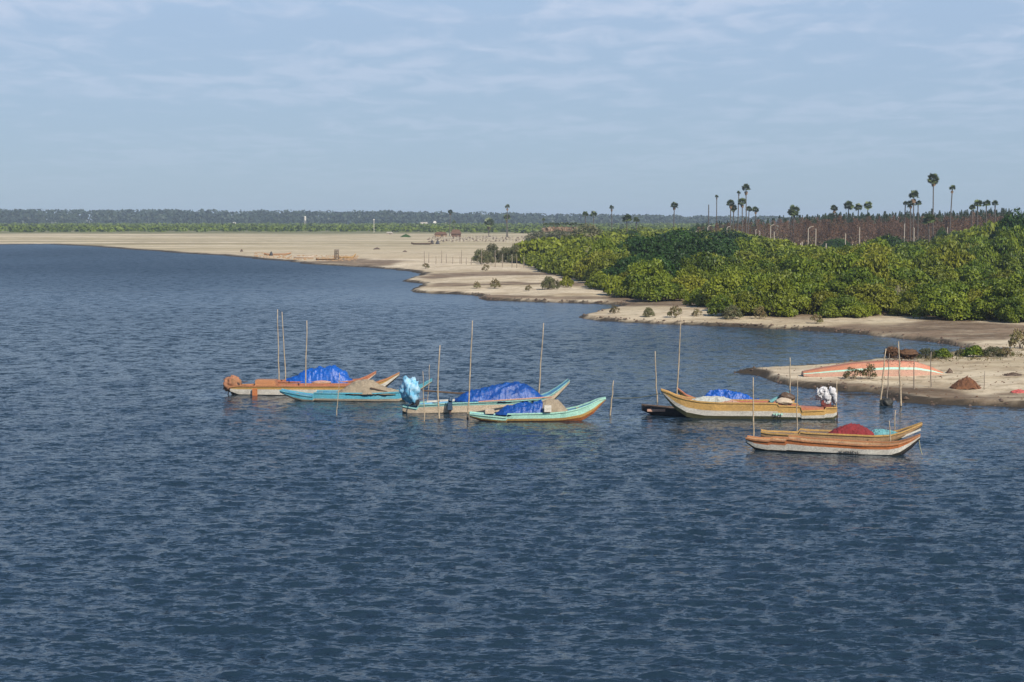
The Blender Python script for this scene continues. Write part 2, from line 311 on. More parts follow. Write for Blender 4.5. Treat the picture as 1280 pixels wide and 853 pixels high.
def gnoise(scale, sc, det=6.0, ro=0.6, dist=0.0):
    mp_ = N(gn, 'ShaderNodeMapping'); mp_.inputs['Scale'].default_value = sc; LK(gn, t.outputs['Object'], mp_.inputs[0])
    q = N(gn, 'ShaderNodeTexNoise', i_Scale=scale, i_Detail=det, i_Roughness=ro, i_Distortion=dist); LK(gn, mp_.outputs[0], q.inputs['Vector']); return q
def gmix(fac, a, b):
    q = N(gn, 'ShaderNodeMix', data_type='RGBA')
    for s_, v in ((0, fac), (6, a), (7, b)):
        if isinstance(v, tuple): q.inputs[s_].default_value = c4(v)
        elif isinstance(v, float): q.inputs[s_].default_value = v
        else: LK(gn, v, q.inputs[s_])
    return q.outputs[2]
def grng(src, a, b, lo=0.0, hi=1.0):
    q = N(gn, 'ShaderNodeMapRange', i_1=a, i_2=b, i_3=lo, i_4=hi); LK(gn, src, q.inputs[0]); return q.outputs[0]
def gattr(nm): return N(gn, 'ShaderNodeAttribute', attribute_name=nm).outputs['Fac']
sand = gmix(grng(gnoise(0.05, (0.35, 1, 1), 5.0).outputs[0], 0.42, 0.60), (0.70, 0.59, 0.42), (0.55, 0.45, 0.29))
sand = gmix(grng(gnoise(0.35, (0.5, 1, 1), 8.0, 0.7).outputs[0], 0.44, 0.62, 0.0, 0.8), sand, (0.34, 0.25, 0.15))
sand = gmix(grng(gnoise(1.4, (0.7, 1, 1), 8.0, 0.75).outputs[0], 0.52, 0.66, 0.0, 0.85), sand, (0.19, 0.14, 0.08))
fieldc = gmix(grng(gnoise(0.02, (0.10, 1, 1), 4.0).outputs[0], 0.40, 0.58), (0.60, 0.50, 0.33), (0.40, 0.33, 0.19))
fieldc = gmix(grng(gnoise(0.045, (0.08, 1, 1), 5.0).outputs[0], 0.47, 0.58, 0.0, 0.75), fieldc, (0.25, 0.20, 0.11))
fieldc = gmix(grng(gnoise(0.07, (0.06, 1, 1), 4.0).outputs[0], 0.56, 0.66, 0.0, 0.9), fieldc, (0.70, 0.60, 0.44))
farf = grng(gattr('far'), 0.0, 1.0); sand = gmix(farf, sand, fieldc)
mudc = gmix(grng(gnoise(0.25, (0.4, 1, 1), 6.0).outputs[0], 0.40, 0.62), (0.13, 0.088, 0.052), (0.27, 0.19, 0.12))
mudc = gmix(grng(gnoise(1.8, (0.6, 1, 1), 8.0, 0.75).outputs[0], 0.50, 0.66, 0.0, 0.8), mudc, (0.06, 0.042, 0.026))
mudf = N(gn, 'ShaderNodeMath', operation='MULTIPLY'); LK(gn, gattr('mud'), mudf.inputs[0]); LK(gn, grng(gnoise(0.5, (0.4, 1, 1), 7.0, 0.7).outputs[0], 0.30, 0.50, 0.35, 1.0), mudf.inputs[1])
c_ = gmix(mudf.outputs[0], sand, mudc); c_ = gmix(gattr('grass'), c_, (0.13, 0.135, 0.045))
c_ = gmix(gattr('wet'), c_, (0.055, 0.042, 0.028)); LK(gn, c_, gp.inputs['Base Color'])
gb = N(gn, 'ShaderNodeBump', i_Strength=0.8, i_Distance=0.15); LK(gn, gnoise(2.5, (1, 1, 1), 8.0, 0.7).outputs[0], gb.inputs['Height']); LK(gn, gb.outputs[0], gp.inputs['Normal'])
gme = npmesh('ground', np.stack([GX, GY, GZ], -1).reshape(-1, 3), gridfaces(len(D), len(U)), gm, True)
attr(gme, 'mud', mud); attr(gme, 'wet', wet); attr(gme, 'grass', grass * 0.85); attr(gme, 'far', sstep(380, 620, GY))
tag(link('ground', gme), kind='structure')

# ---- water sheet with real waves
d = [14.0]
while d[-1] < 60: d.append(d[-1] * 1.0030)
while d[-1] < 230: d.append(d[-1] * 1.0030 if d[-1] < 130 else d[-1] * 1.005)
while d[-1] < 9000: d.append(d[-1] * 1.03)
D = np.array(d); U = np.linspace(-0.72, 0.72, 560); DD, UU = np.meshgrid(D, U, indexing='ij'); WX, WY = UU * DD, DD
# sheltered water near the banks is calmer
wsd = np.full(WX.shape, 200.0); nearb = (WY > 70) & (WY < 800)
wsd[nearb] = -signed_dist(WX[nearb], WY[nearb], LAND[::3])
gust = fbm(WX / 60 + 3, WY / 110, 91, 4)
amp = (0.45 + 0.55 * sstep(2, 24, wsd)) * (0.66 + 0.62 * sstep(0.33, 0.62, gust))
far_calm = sstep(175, 215, WY) * (1 - sstep(370, 430, WY)); amp = amp * (1 - 0.30 * far_calm) * (1 + 0.25 * sstep(380, 480, WY))
lee = np.ones(WX.shape)
for (xa, ya), (xb, yb) in (((289, 494), (470, 497)), ((355, 503), (520, 504)), ((503, 518), (690, 518)), ((590, 529), (740, 529)), ((835, 526), (1045, 527)), ((940, 569), (1130, 573))):
    p, q = np.array(at(xa, ya)[:2]), np.array(at(xb, yb)[:2]); e = q - p; tt = np.clip(((WX - p[0]) * e[0] + (WY - p[1]) * e[1]) / (e @ e), 0, 1)
    lee = np.minimum(lee, sstep(0.3, 5.5, np.hypot(WX - p[0] - tt * e[0], WY - p[1] - tt * e[1])))
amp = amp * (0.36 + 0.64 * lee)
Z = np.zeros(WX.shape); sp = DD * 0.0032; rg = np.random.default_rng(11)
wd = R(262)
for k in range(140):
    lam = 0.22 * (1.5 / 0.22) ** rg.random(); th = wd + rg.normal() * 0.42; kk = 2 * math.pi / lam; a = 0.0050 * lam ** 0.95 * (1 if lam < 0.9 else 0.8)
    fade = np.clip((lam / (sp * 2.6) - 1) * 1.2, 0, 1)
    wobble = 0.8 * np.sin(WX * kk * 0.11 + k) * np.sin(WY * kk * 0.07 + 2 * k)
    ph = kk * (WX * math.cos(th) + WY * math.sin(th)) + rg.random() * 6.28 + wobble
    s_ = np.sin(ph); Z += a * fade * (s_ + 0.25 * np.cos(2 * ph))
Z *= amp
wm, wn, wp = mat('river_water', 0.06); wp.inputs['IOR'].default_value = 1.333
t = N(wn, 'ShaderNodeTexCoord'); am = N(wn, 'ShaderNodeAttribute', attribute_name='amp')
ra = N(wn, 'ShaderNodeAttribute', attribute_name='rgh'); LK(wn, ra.outputs['Fac'], wp.inputs['Roughness'])
acc = None
for sc, st, k, det in ((2.4, (0.45, 1.0, 1), 0.75, 3.0), (9.0, (0.40, 1.0, 1), 1.35, 2.0)):
    mp_ = N(wn, 'ShaderNodeMapping'); mp_.inputs['Scale'].default_value = st; mp_.inputs['Rotation'].default_value = (0, 0, 0.2); LK(wn, t.outputs['Object'], mp_.inputs[0])
    q = N(wn, 'ShaderNodeTexNoise', i_Scale=sc, i_Detail=det, i_Roughness=0.55, i_Distortion=0.4); LK(wn, mp_.outputs[0], q.inputs['Vector'])
    s1 = N(wn, 'ShaderNodeVectorMath', operation='SUBTRACT'); LK(wn, q.outputs['Color'], s1.inputs[0]); s1.inputs[1].default_value = (0.5, 0.5, 0.5)
    s2 = N(wn, 'ShaderNodeVectorMath', operation='MULTIPLY'); LK(wn, s1.outputs[0], s2.inputs[0]); s2.inputs[1].default_value = (k * 0.8, k * 1.5, 0)
    if acc is None: acc = s2
    else:
        s3 = N(wn, 'ShaderNodeVectorMath', operation='ADD'); LK(wn, acc.outputs[0], s3.inputs[0]); LK(wn, s2.outputs[0], s3.inputs[1]); acc = s3
sm0 = N(wn, 'ShaderNodeVectorMath', operation='SCALE'); LK(wn, acc.outputs[0], sm0.inputs[0]); LK(wn, am.outputs['Fac'], sm0.inputs['Scale'])
mp_ = N(wn, 'ShaderNodeMapping'); mp_.inputs['Scale'].default_value = (0.75, 0.62, 1); mp_.inputs['Rotation'].default_value = (0, 0, 0.1); LK(wn, t.outputs['Object'], mp_.inputs[0])
q = N(wn, 'ShaderNodeTexNoise', i_Scale=1.35, i_Detail=2.5, i_Roughness=0.5, i_Distortion=0.5); LK(wn, mp_.outputs[0], q.inputs['Vector'])
s1 = N(wn, 'ShaderNodeVectorMath', operation='SUBTRACT'); LK(wn, q.outputs['Color'], s1.inputs[0]); s1.inputs[1].default_value = (0.5, 0.5, 0.5)
s2 = N(wn, 'ShaderNodeVectorMath', operation='MULTIPLY'); LK(wn, s1.outputs[0], s2.inputs[0]); s2.inputs[1].default_value = (0.40, 1.5, 0)
ch = N(wn, 'ShaderNodeAttribute', attribute_name='chop'); s3 = N(wn, 'ShaderNodeVectorMath', operation='SCALE'); LK(wn, s2.outputs[0], s3.inputs[0]); LK(wn, ch.outputs['Fac'], s3.inputs['Scale'])
sm_ = N(wn, 'ShaderNodeVectorMath', operation='ADD'); LK(wn, sm0.outputs[0], sm_.inputs[0]); LK(wn, s3.outputs[0], sm_.inputs[1])
geo = N(wn, 'ShaderNodeNewGeometry'); ad = N(wn, 'ShaderNodeVectorMath', operation='ADD'); LK(wn, geo.outputs['Normal'], ad.inputs[0]); LK(wn, sm_.outputs[0], ad.inputs[1])
nn = N(wn, 'ShaderNodeVectorMath', operation='NORMALIZE'); LK(wn, ad.outputs[0], nn.inputs[0]); LK(wn, nn.outputs[0], wp.inputs['Normal'])
wp.inputs['Base Color'].default_value = (0.014, 0.030, 0.046, 1)
wme = npmesh('water', np.stack([WX, WY, Z], -1).reshape(-1, 3), gridfaces(len(D), len(U)), wm, True); attr(wme, 'amp', amp); attr(wme, 'chop', amp * sstep(48, 120, DD) * (1 - 0.35 * sstep(250, 600, DD))); attr(wme, 'rgh', 0.12 * (0.6 + 0.4 * lee) + 0.26 * sstep(60, 300, DD) * (0.35 + 0.65 * lee) + 0.10 * (gust - 0.5) - 0.07 * sstep(150, 230, DD) * (1 - sstep(300, 345, DD + 30 * (gust - .5))))
tag(link('water', wme), kind='structure')

# ------------------------------------------------------------------ foliage builders
def leaves(P, size, nrm=None, up=0.4, aspect=0.55, rnd=None, jit=0.7):
    """a rhombic leaf clump at each point"""
    rg = rnd or RNG; n = len(P)
    nv = rg.normal(size=(n, 3)) * jit + (nrm if nrm is not None else 0); nv[:, 2] += up; nv /= np.linalg.norm(nv, axis=1)[:, None] + 1e-9
    r = rg.normal(size=(n, 3)); a = np.cross(nv, r); a /= np.linalg.norm(a, axis=1)[:, None] + 1e-9; b = np.cross(nv, a)
    s = (np.asarray(size) * (0.6 + 0.8 * rg.random(n)))[:, None]
    V = np.stack([P - a * s, P - b * s * aspect, P + a * s, P + b * s * aspect], 1).reshape(-1, 3)
    return V, np.arange(n * 4).reshape(-1, 4)
def crown_mesh(name, m, n=5000, clumps=22, leaf=0.075, seed=0, flat=0.75, low=0.0, spread=0.62, cr=(0.28, 0.42)):
    """unit crown (radius about 1, base at z = 0) of leaf clumps spread over many small boughs"""
    rg = np.random.default_rng(seed); C = []; 
    for i in range(clumps):
        th = i * 2.399 + rg.normal() * 0.3; r = spread * math.sqrt((i + 0.5) / clumps) * (1 + rg.normal() * 0.12)
        zt = flat * (1.0 - 0.85 * (r / spread) ** 2 * rg.uniform(0.4, 1.0)); C.append((r * math.cos(th), r * math.sin(th), low + max(0.12, zt * rg.uniform(0.68, 1.0)), rg.uniform(*cr)))
    for i in range(clumps // 2):
        th = rg.random() * 6.28; C.append((0.72 * math.cos(th), 0.72 * math.sin(th), low + 0.15 + 0.2 * rg.random(), rg.uniform(0.22, 0.32)))
    C = np.array(C); C[:, 3] *= 0.88; k = rg.choice(len(C), n, p=C[:, 3] ** 2 / (C[:, 3] ** 2).sum()); dv = rg.normal(size=(n, 3)); dv[:, 2] = np.abs(dv[:, 2]) * 1.0 - 0.35
    dv /= np.linalg.norm(dv, axis=1)[:, None]; rr = C[k, 3] * (0.72 + 0.38 * rg.random(n)) ; P = C[k, :3] + dv * rr[:, None] * np.array([1, 1, 0.8]); P[:, 2] = np.maximum(P[:, 2], 0.02)
    V, Fq = leaves(P, leaf, dv * 0.9, 0.35, rnd=rg); me = npmesh(name, V, Fq, m)
    attr(me, 'v', np.clip(0.5 + rg.normal(size=n) * 0.15 + (rg.random(len(C))[k] - 0.5) * 0.9, 0, 1), 'FACE'); return me
def stems_mesh(name, m, seed=0, n=6, h=0.6, r=0.02):
    rg = random.Random(seed); b = MB()
    for i in range(n):
        th = i * 6.28 / n + rg.random(); s = rg.uniform(0.25, 0.55); p = [(0.06 * math.cos(th), 0.06 * math.sin(th), -0.03)]
        for j in (0.4, 0.75, 1.0): p.append((s * j * math.cos(th + 0.2 * j), s * j * math.sin(th + 0.2 * j), h * j ** 0.8 * rg.uniform(0.9, 1.1)))
        b.tube(p, [r, r * 0.75, r * 0.5, r * 0.25], 5)
    return b.mesh(name, m)
mang = [crown_mesh('mangrove_crown', M['mangrove'], 8500, 34 + 5 * (i % 3), 0.046, 100 + i, 0.72 + 0.06 * (i % 4), cr=(0.17, 0.33), spread=0.8) for i in range(8)]
mstem = [stems_mesh('mangrove_stem', M['branch_bark'], i) for i in range(3)]
darkc = [crown_mesh('dark_crown', M['dark_leaf'], 9000, 40, 0.034, 200 + i, 0.72, cr=(0.2, 0.3)) for i in range(2)]
dryc = [crown_mesh('dry_crown', M['dry_leaf'], 650, 16, 0.075, 300 + i, 0.95, low=0.05, cr=(0.15, 0.3), spread=0.75) for i in range(3)]
greyc = [crown_mesh('grey_crown', M['grey_leaf'], 2400, 22, 0.05, 320 + i, 0.9, cr=(0.15, 0.3), spread=0.75) for i in range(2)]
smallg = [crown_mesh('green_shrub_crown', M['mangrove'], 1500, 12, 0.085, 340 + i, 0.75) for i in range(2)]
def bush(name, x, y, r, h, crowns, stems, label, cat, group, rnd=random, z=None, cname='crown'):
    z = hz(x, y) if z is None else z; o = empty(name, (x, y, z - 0.05), rnd.random() * 6.28, label, cat, group); k = rnd.randrange(len(crowns))
    link(cname, crowns[k], o, scale=(r, r, h / 0.95)); link('stems', stems[k % len(stems)], o, scale=(r, r, h)); return o

# ---- mangrove thicket
rg = random.Random(5); placed = []
xmin, xmax, ymin, ymax = VEG[:, 0].min(), VEG[:, 0].max(), VEG[:, 1].min(), VEG[:, 1].max()
dark_spots = [(822, 374, 4.6, 4.4), (850, 368, 4.6, 4.6), (872, 352, 7, 6.2), (898, 345, 7, 5.8), (835, 366, 6.0, 5.2), (815, 352, 7.0, 6.5), (858, 345, 8.0, 6.6), (800, 340, 7.5, 6.0), (885, 335, 9, 6.6), (912, 326, 9, 6.2), (848, 327, 9.5, 6.6), (790, 364, 4.5, 4.2)]
DK = [(at(x, y)[0], at(x, y)[1], r * 1.1, h * 1.3) for x, y, r, h in dark_spots]
cand = []
for _ in range(30000):
    y = ymin + (ymax - ymin) * rg.random() ** 1.7; x = xmin + (xmax - xmin) * rg.random(); cand.append((x, y))
ca = np.array(cand); ok = in_poly(ca[:, 0], ca[:, 1], VEG); ca = ca[ok]
# the front edge first, so that the bank line is followed closely
edge = []
for (x0, y0), (x1, y1) in zip(veg_px[:-1], veg_px[1:]):
    a = np.array(at(x0, y0)[:2]); b = np.array(at(x1, y1)[:2]); n = max(1, int(np.linalg.norm(b - a) / 2.6))
    for j in range(n):
        if rg.random() < 0.12: continue
        p = a + (b - a) * (j + 0.5) / n; edge.append((p[0] + rg.uniform(-0.8, 0.8), p[1] + rg.uniform(-0.6, 3.2)))
placed_b = []
def try_place(x, y, isedge=False):
    if x > 0.40 * y + 12: return
    r = min(6.5, 2.9 + (y - 160) * 0.010) * rg.uniform(0.8, 1.2)
    if isedge: r = rg.uniform(1.1, 2.0) * (1 + max(0, y - 200) / 240)
    for px, py, pr in placed_b:
        if abs(px - x) < 9 and (px - x) ** 2 + (py - y) ** 2 < (0.53 * (r + pr)) ** 2: return
    for px, py, pr, ph in DK:
        if (px - x) ** 2 + (py - y) ** 2 < (pr * 1.0) ** 2 and y > py - 2 * pr * (0 if isedge else 1) and not isedge: return
    placed_b.append((x, y, r))
for x, y in edge: try_place(x, y, True)
for x, y in ca:
    try_place(x, y)
print('mangroves', len(placed_b), max(p[1] for p in placed_b))
placed_b.sort(key=lambda p: p[1] / p[2] ** 0.5)
rest = []
for ib_, (x, y, r) in enumerate(placed_b):
    px = 640 + x / y * F_PX
    h = min(r * rg.uniform(1.0, 1.3), 5.4) * (0.62 + 0.85 * float(fbm(np.array([x / 14]), np.array([y / 22]), 12, 2)[0]))
    if r < 2.4 and y < 260: h = r * rg.uniform(1.1, 1.5)
    if px > 1180 and y > 240: h *= 1.0 + min(0.6, (px - 1180) / 120)
    if ib_ >= 285: rest.append((x, y, r, h)); continue
    bush('mangrove_bush', x, y, r, h, mang, mstem, 'leafy yellow-green mangrove bush in the dense thicket on the right bank', 'bush', 'mangrove bushes of the thicket', rg)
def merged(name, items, protos, kind='stuff'):
    Vs, Fs, As = [], [], []; nb = 0; rr = random.Random(3); dat = []
    for me in protos:
        v = np.empty(len(me.vertices) * 3, np.float32); me.vertices.foreach_get('co', v); a = np.empty(len(me.polygons), np.float32); me.attributes['v'].data.foreach_get('value', a); dat.append((v.reshape(-1, 3), a))
    for x, y, r, h in items:
        v, a = dat[rr.randrange(len(dat))]; th = rr.random() * 6.28; c, s = math.cos(th), math.sin(th)
        q = np.column_stack([x + r * (v[:, 0] * c - v[:, 1] * s), y + r * (v[:, 0] * s + v[:, 1] * c), hz(x, y) + v[:, 2] * h / .95]); Vs.append(q); Fs.append(np.arange(len(v)).reshape(-1, 4) + nb); nb += len(v); As.append(np.clip(a + rr.uniform(-.45, .45), 0, 1))
    me = npmesh(name, np.vstack(Vs), np.vstack(Fs), protos[0].materials[0]); attr(me, 'v', np.concatenate(As), 'FACE'); return tag(link(name, me), kind=kind)
print('rest', len(rest))
mlow = [crown_mesh('mangrove_far', M['mangrove'], 1500, 22, 0.10, 150 + i, 0.66) for i in range(4)]
if rest: merged('mangrove_thicket', rest, mlow)
for i, (x, y, r, h) in enumerate(DK):
    bush('thorn_tree', x, y, r, h, darkc, mstem, 'dark green fine-leaved thorn tree in the dark patch amid the paler mangroves', 'tree', 'dark trees amid the mangroves', rg)

# ------------------------------------------------------------------ boats
HULL = {}
def lerp(tab, t): return float(np.interp(t, [a for a, _ in tab], [b for _, b in tab]))
def hull_boat(name, stern_px, bow_px, sheer, keel, beam=1.35, mats=None, bands=(0.22, 0.55), rail=None, inner=None, flip=False, width=None, thwarts=(), ttone=None, label='', cat='boat', group=None, base_z=0.0, tip_ext=0.0, closed=(0.0, 0.9)):
    """plank boat; local x runs stern to bow, z = 0 is the waterline. sheer and keel are (t, z) tables"""
    A = Vector(at(*stern_px, base_z)); B = Vector(at(*bow_px, base_z)); v = B - A; L = v.length
    root = empty(name, A, math.atan2(v.y, v.x), label, cat, group)
    width = width or [(0, 0.55), (0.12, 0.8), (0.35, 1.0), (0.7, 1.0), (0.88, 0.72), (1.0, 0.30)]
    ts = sorted(set(list(np.linspace(0, 1, 45)) + [a for a, _ in sheer])); S = []
    for t in ts:
        W = lerp(width, t) * beam / 2; zt = lerp(sheer, t); zk = lerp(keel, t); h = zt - zk
        fl = max(min(zk + 0.14, zt - 0.06), 0.04 if zt > 0.2 else zk + 0.05)
        if t > closed[1]: fl += (zt - 0.07 - fl) * min(1, (t - closed[1]) / 0.06)
        if t < closed[0]: fl = zt - 0.06
        S.append([(0, zk), (W * 0.62, zk + 0.03 * h), (W * 0.86, zk + bands[0] * h), (W * 0.95, zk + bands[1] * h), (W, zt), (W - 0.05, zt), (W * 0.58, fl), (0, fl + 0.005)])
    hb = MB(); ib = MB(); n = 8
    for part, lo, hi_, b in (('h', 0, 5, hb), ('i', 5, 7, ib)):
        for sgn in (1, -1):
            m_ = hi_ - lo + 1; vs = []; 
            for t, s in zip(ts, S):
                for (yy, zz) in s[lo:hi_ + 1]: vs.append((t * L, sgn * yy, zz))
            for i in range(len(ts) - 1):
                for k in range(m_ - 1):
                    q = (i * m_ + k, (i + 1) * m_ + k, (i + 1) * m_ + k + 1, i * m_ + k + 1); q = q if sgn < 0 else q[::-1]
                    mi = {0: 0, 1: 0, 2: 1, 3: 2, 4: 2}[k] if part == 'h' else 0
                    b.add([vs[j] for j in q], [(0, 1, 2, 3)], mi)
    for i, e in ((0, -1), (len(ts) - 1, 1)):           # transom and bow board
        s = S[i]; x = ts[i] * L
        P = [(x, yy, zz) for yy, zz in s[1:5]]; Q = [(x, -yy, zz) for yy, zz in s[1:5]][::-1]
        hb.add(P + Q, [tuple(range(8)) if e > 0 else tuple(range(7, -1, -1))], 2)
        hb.add([(x - e * 0.04, yy * 0.95, zz) for yy, zz in s[1:5]] + [(x - e * 0.04, -yy * 0.95, zz) for yy, zz in s[1:5]][::-1], [tuple(range(7, -1, -1)) if e > 0 else tuple(range(8))], 2)
    ho = hb.build('hull', mats, root); HULL[name + str(round(stern_px[0]))] = ho; ib.build('inner_hull', inner or M['dark_wood'], root)
    # welded for shading
    gw = MB()
    for sgn in (1, -1):
        P = [(t * L, sgn * (s[4][0] - 0.012), s[4][1] + 0.02) for t, s in zip(ts, S)]
        vs = []; a, bb = 0.055, 0.04
        for p in P: vs += [(p[0], p[1] - a * 1.0, p[2] - bb), (p[0], p[1] + a, p[2] - bb), (p[0], p[1] + a, p[2] + bb * 0.7), (p[0], p[1] - a, p[2] + bb * 0.7)]
        fs = [(i * 4 + k, i * 4 + (k + 1) % 4, (i + 1) * 4 + (k + 1) % 4, (i + 1) * 4 + k) for i in range(len(P) - 1) for k in range(4)]
        fs += [(3, 2, 1, 0), tuple((len(P) - 1) * 4 + k for k in range(4))]
        g = MB(); g.add(vs, fs); g.build('gunwale', rail or M['tan_wood'], root)
    for t in thwarts:
        zt = lerp(sheer, t); W = lerp(width, t) * beam; b = MB(); b.box((t * L, 0, zt - 0.07), (0.20, W * 0.93, 0.05)); b.build('thwart', ttone or M['tan_wood'], root)
    root['L'] = L
    return root, L
def curve_bow(pts): return pts
def heap(name, boat, L, prof, wid, zbase, m, parent=None, seed=0, fold=0.10, fine=0.05, y0=0.0, label='', cat='', group=None, nx=120, ny=44, creases=7.0, sharp=1.0, drop=0.10):
    """a soft heap lying in or over a boat. prof = [(x metres from stern, z above water)]"""
    x0, x1 = prof[0][0], prof[-1][0]; u = np.linspace(0, 1, nx); v = np.linspace(-1, 1, ny); UU_, VV = np.meshgrid(u, v, indexing='ij'); X = x0 + (x1 - x0) * UU_
    top = np.interp(X, [a for a, _ in prof], [b for _, b in prof]); endw = np.sqrt(np.clip(1 - (2 * UU_ - 1) ** 6, 0.02, 1))
    prx = np.clip(1 - np.abs(VV) ** 2.3, 0, 1)
    s = fbm(X * 1.6 + seed, VV * 1.7 + seed, seed, 4); ridge = 1 - np.abs(2 * fbm(X * creases * 0.16 + VV * 0.9 + 9, VV * 1.9 - X * 1.1, seed + 5, 4) - 1) * 2.6
    H = (top - zbase) * (prx ** 0.8) * (0.93 + 0.14 * (s - 0.5)) + fold * (ridge - 0.45) * (0.35 + prx) * np.minimum(1, (top - zbase) * 2) + fine * (fbm(X * 8, VV * 6, seed + 8, 4) - 0.5) * 3.0
    Yv = y0 + VV * wid / 2 * endw * (0.86 + 0.14 * fbm(X * 1.1, 0 * X, seed + 3, 2)) + 0.05 * (ridge - 0.5)
    Zv = zbase + np.maximum(H, 0.0) + 0.02 - 0 * drop * (np.abs(VV) > 0.97) * (0.4 + 1.2 * fbm(X * 2.1, 0 * X, seed + 21, 2))
    V = np.stack([X, Yv, Zv], -1).reshape(-1, 3); nv = len(V); V2 = V.copy(); V2[:, 2] -= 0.05
    Fq = gridfaces(nx, ny); Fb = Fq[:, ::-1] + nv; side = []
    for i in range(nx - 1): side += [(i * ny, (i + 1) * ny, (i + 1) * ny + nv, i * ny + nv), ((i + 1) * ny + ny - 1, i * ny + ny - 1, i * ny + ny - 1 + nv, (i + 1) * ny + ny - 1 + nv)]
    for j in range(ny - 1): side += [(j + 1, j, j + nv, j + 1 + nv), ((nx - 1) * ny + j, (nx - 1) * ny + j + 1, (nx - 1) * ny + j + 1 + nv, (nx - 1) * ny + j + nv)]
    Fall = np.vstack([Fq[:, ::-1], Fb[:, :] , np.array(side)])
    me = npmesh(name, np.vstack([V, V2]), Fall, m, True); o = link(name, me)
    o.matrix_world = boat.matrix_world if False else Matrix.LocRotScale(boat.location, boat.rotation_euler, None)
    return tag(o, label, cat, group)
def blob(name, c, r, m, seed=0, amp=0.35, fr=1.6, nu=30, nvv=20, label=None, cat=None, parent=None, group=None, ridg=0.3):
    V = []; 
    th = np.linspace(0, 2 * np.pi, nu, endpoint=False); ph = np.linspace(0.08, np.pi - 0.08, nvv); PH, TH = np.meshgrid(ph, th, indexing='ij')
    x, y, z = np.sin(PH) * np.cos(TH), np.sin(PH) * np.sin(TH), np.cos(PH)
    k = 1 + amp * 2 * (fbm(x * fr + z * 1.3 + seed + 20, y * fr - z * 1.1 + 20, seed, 3) - 0.5) + ridg * (0.5 - np.abs(2 * fbm(x * fr * 1.8 - z + 40, y * fr * 1.8 + z * 1.7 + 40, seed + 4, 3) - 1))
    V = np.stack([x * k * r[0], y * k * r[1], z * k * r[2]], -1).reshape(-1, 3); Fq = []
    for i in range(nvv - 1):
        for j in range(nu): Fq.append((i * nu + j, (i + 1) * nu + j, (i + 1) * nu + (j + 1) % nu, i * nu + (j + 1) % nu))
    b = MB(); b.add(V, Fq); b.add([V[j] for j in range(nu)], [tuple(range(nu))]); b.add([V[(nvv - 1) * nu + j] for j in range(nu)], [tuple(range(nu - 1, -1, -1))])
    o = b.build(name, m, parent, True, loc=c)
    return tag(o, label, cat, group)
def outboard(root, x, z, m, s=1.0, side=-1):
    """long-tail boat engine on the stern with its shaft going down into the water"""
    o = link('outboard_motor', None, root, (x, 0, z))
    b = MB(); b.box((0, 0, 0.12 * s), (0.42 * s, 0.34 * s, 0.26 * s), taper=0.9); b.box((-0.08 * s, 0, 0.32 * s), (0.22 * s, 0.26 * s, 0.18 * s)); b.tube([(0.1 * s, -0.2 * s, 0.18 * s), (0.1 * s, 0.2 * s, 0.18 * s)], 0.13 * s, 12); b.build('engine_block', m, o)
    b = MB(); b.tube([(side * 0.15 * s, 0, 0.1 * s), (side * 0.5 * s, 0, -0.25 * s), (side * 0.62, 0, -z - 0.3)], [0.04, 0.035, 0.03], 7); b.build('drive_shaft', M['iron'], o)
    b = MB(); b.tube([(0, 0.05, 0.25 * s), (-side * 0.7 * s, 0.12, 0.36 * s)], 0.02, 6); b.build('tiller', M['iron'], o)
    return o
def xm(root, L, px, stern, bow):            # metres along a boat for a pixel column
    return (px - stern) / (bow - stern) * L
def ztab(L, stern, bow, basey, ppm, pts): return [((px - stern) / (bow - stern), (basey - py) / ppm) for px, py in pts]

# A1: white and orange boat, far left
gb_ = 'boats moored in the bay'
st, bw, by, pm = (289, 493), (499, 494), 493.5, 20.1
A1, LA = hull_boat('fishing_boat', st, bw, ztab(LA := 1, 289, 499, by, pm, [(289, 484), (300, 482.5), (345, 482), (430, 481.5), (455, 480.5), (470, 478.5), (484, 473.5), (499, 466)]),
  ztab(1, 289, 499, by, pm, [(289, 491), (300, 497), (440, 498), (465, 494), (480, 487), (499, 469.5)]), 1.35, [M['dark_boot'], M['white_paint'], M['ochre_paint']], (0.30, 0.74), M['orange_paint'], M['red_inner'],
  thwarts=(0.12, 0.3, 0.62, 0.8), label='long low white and orange boat, farthest left, rusty cloth bundle on its stern', group=gb_)
bx_ = MB(); x = xm(A1, LA, 333, 289, 499); bx_.box((x, 0.1, 0.74), (1.3, 0.8, 0.36), taper=0.96); bx_.build('deck_box', M['orange_paint'], A1)
bx_ = MB(); bx_.box((xm(A1, LA, 310.5, 289, 499) + 0.55, -0.685, 0.22), (0.32, 0.05, 0.46)); bx_.build('side_patch', M['burnt_orange'], A1)
outboard(A1, 0.35, 0.45, M['iron'])
blob('cloth_bundle', Vector(atY(290.5, 480.5, A1.location.y + 0.1)), (0.46, 0.36, 0.40), M['rust_cloth'], 3, 0.6, 2.4, ridg=0.6, label='rusty brown cloth bundle tied over the engine of the leftmost boat', cat='cloth')
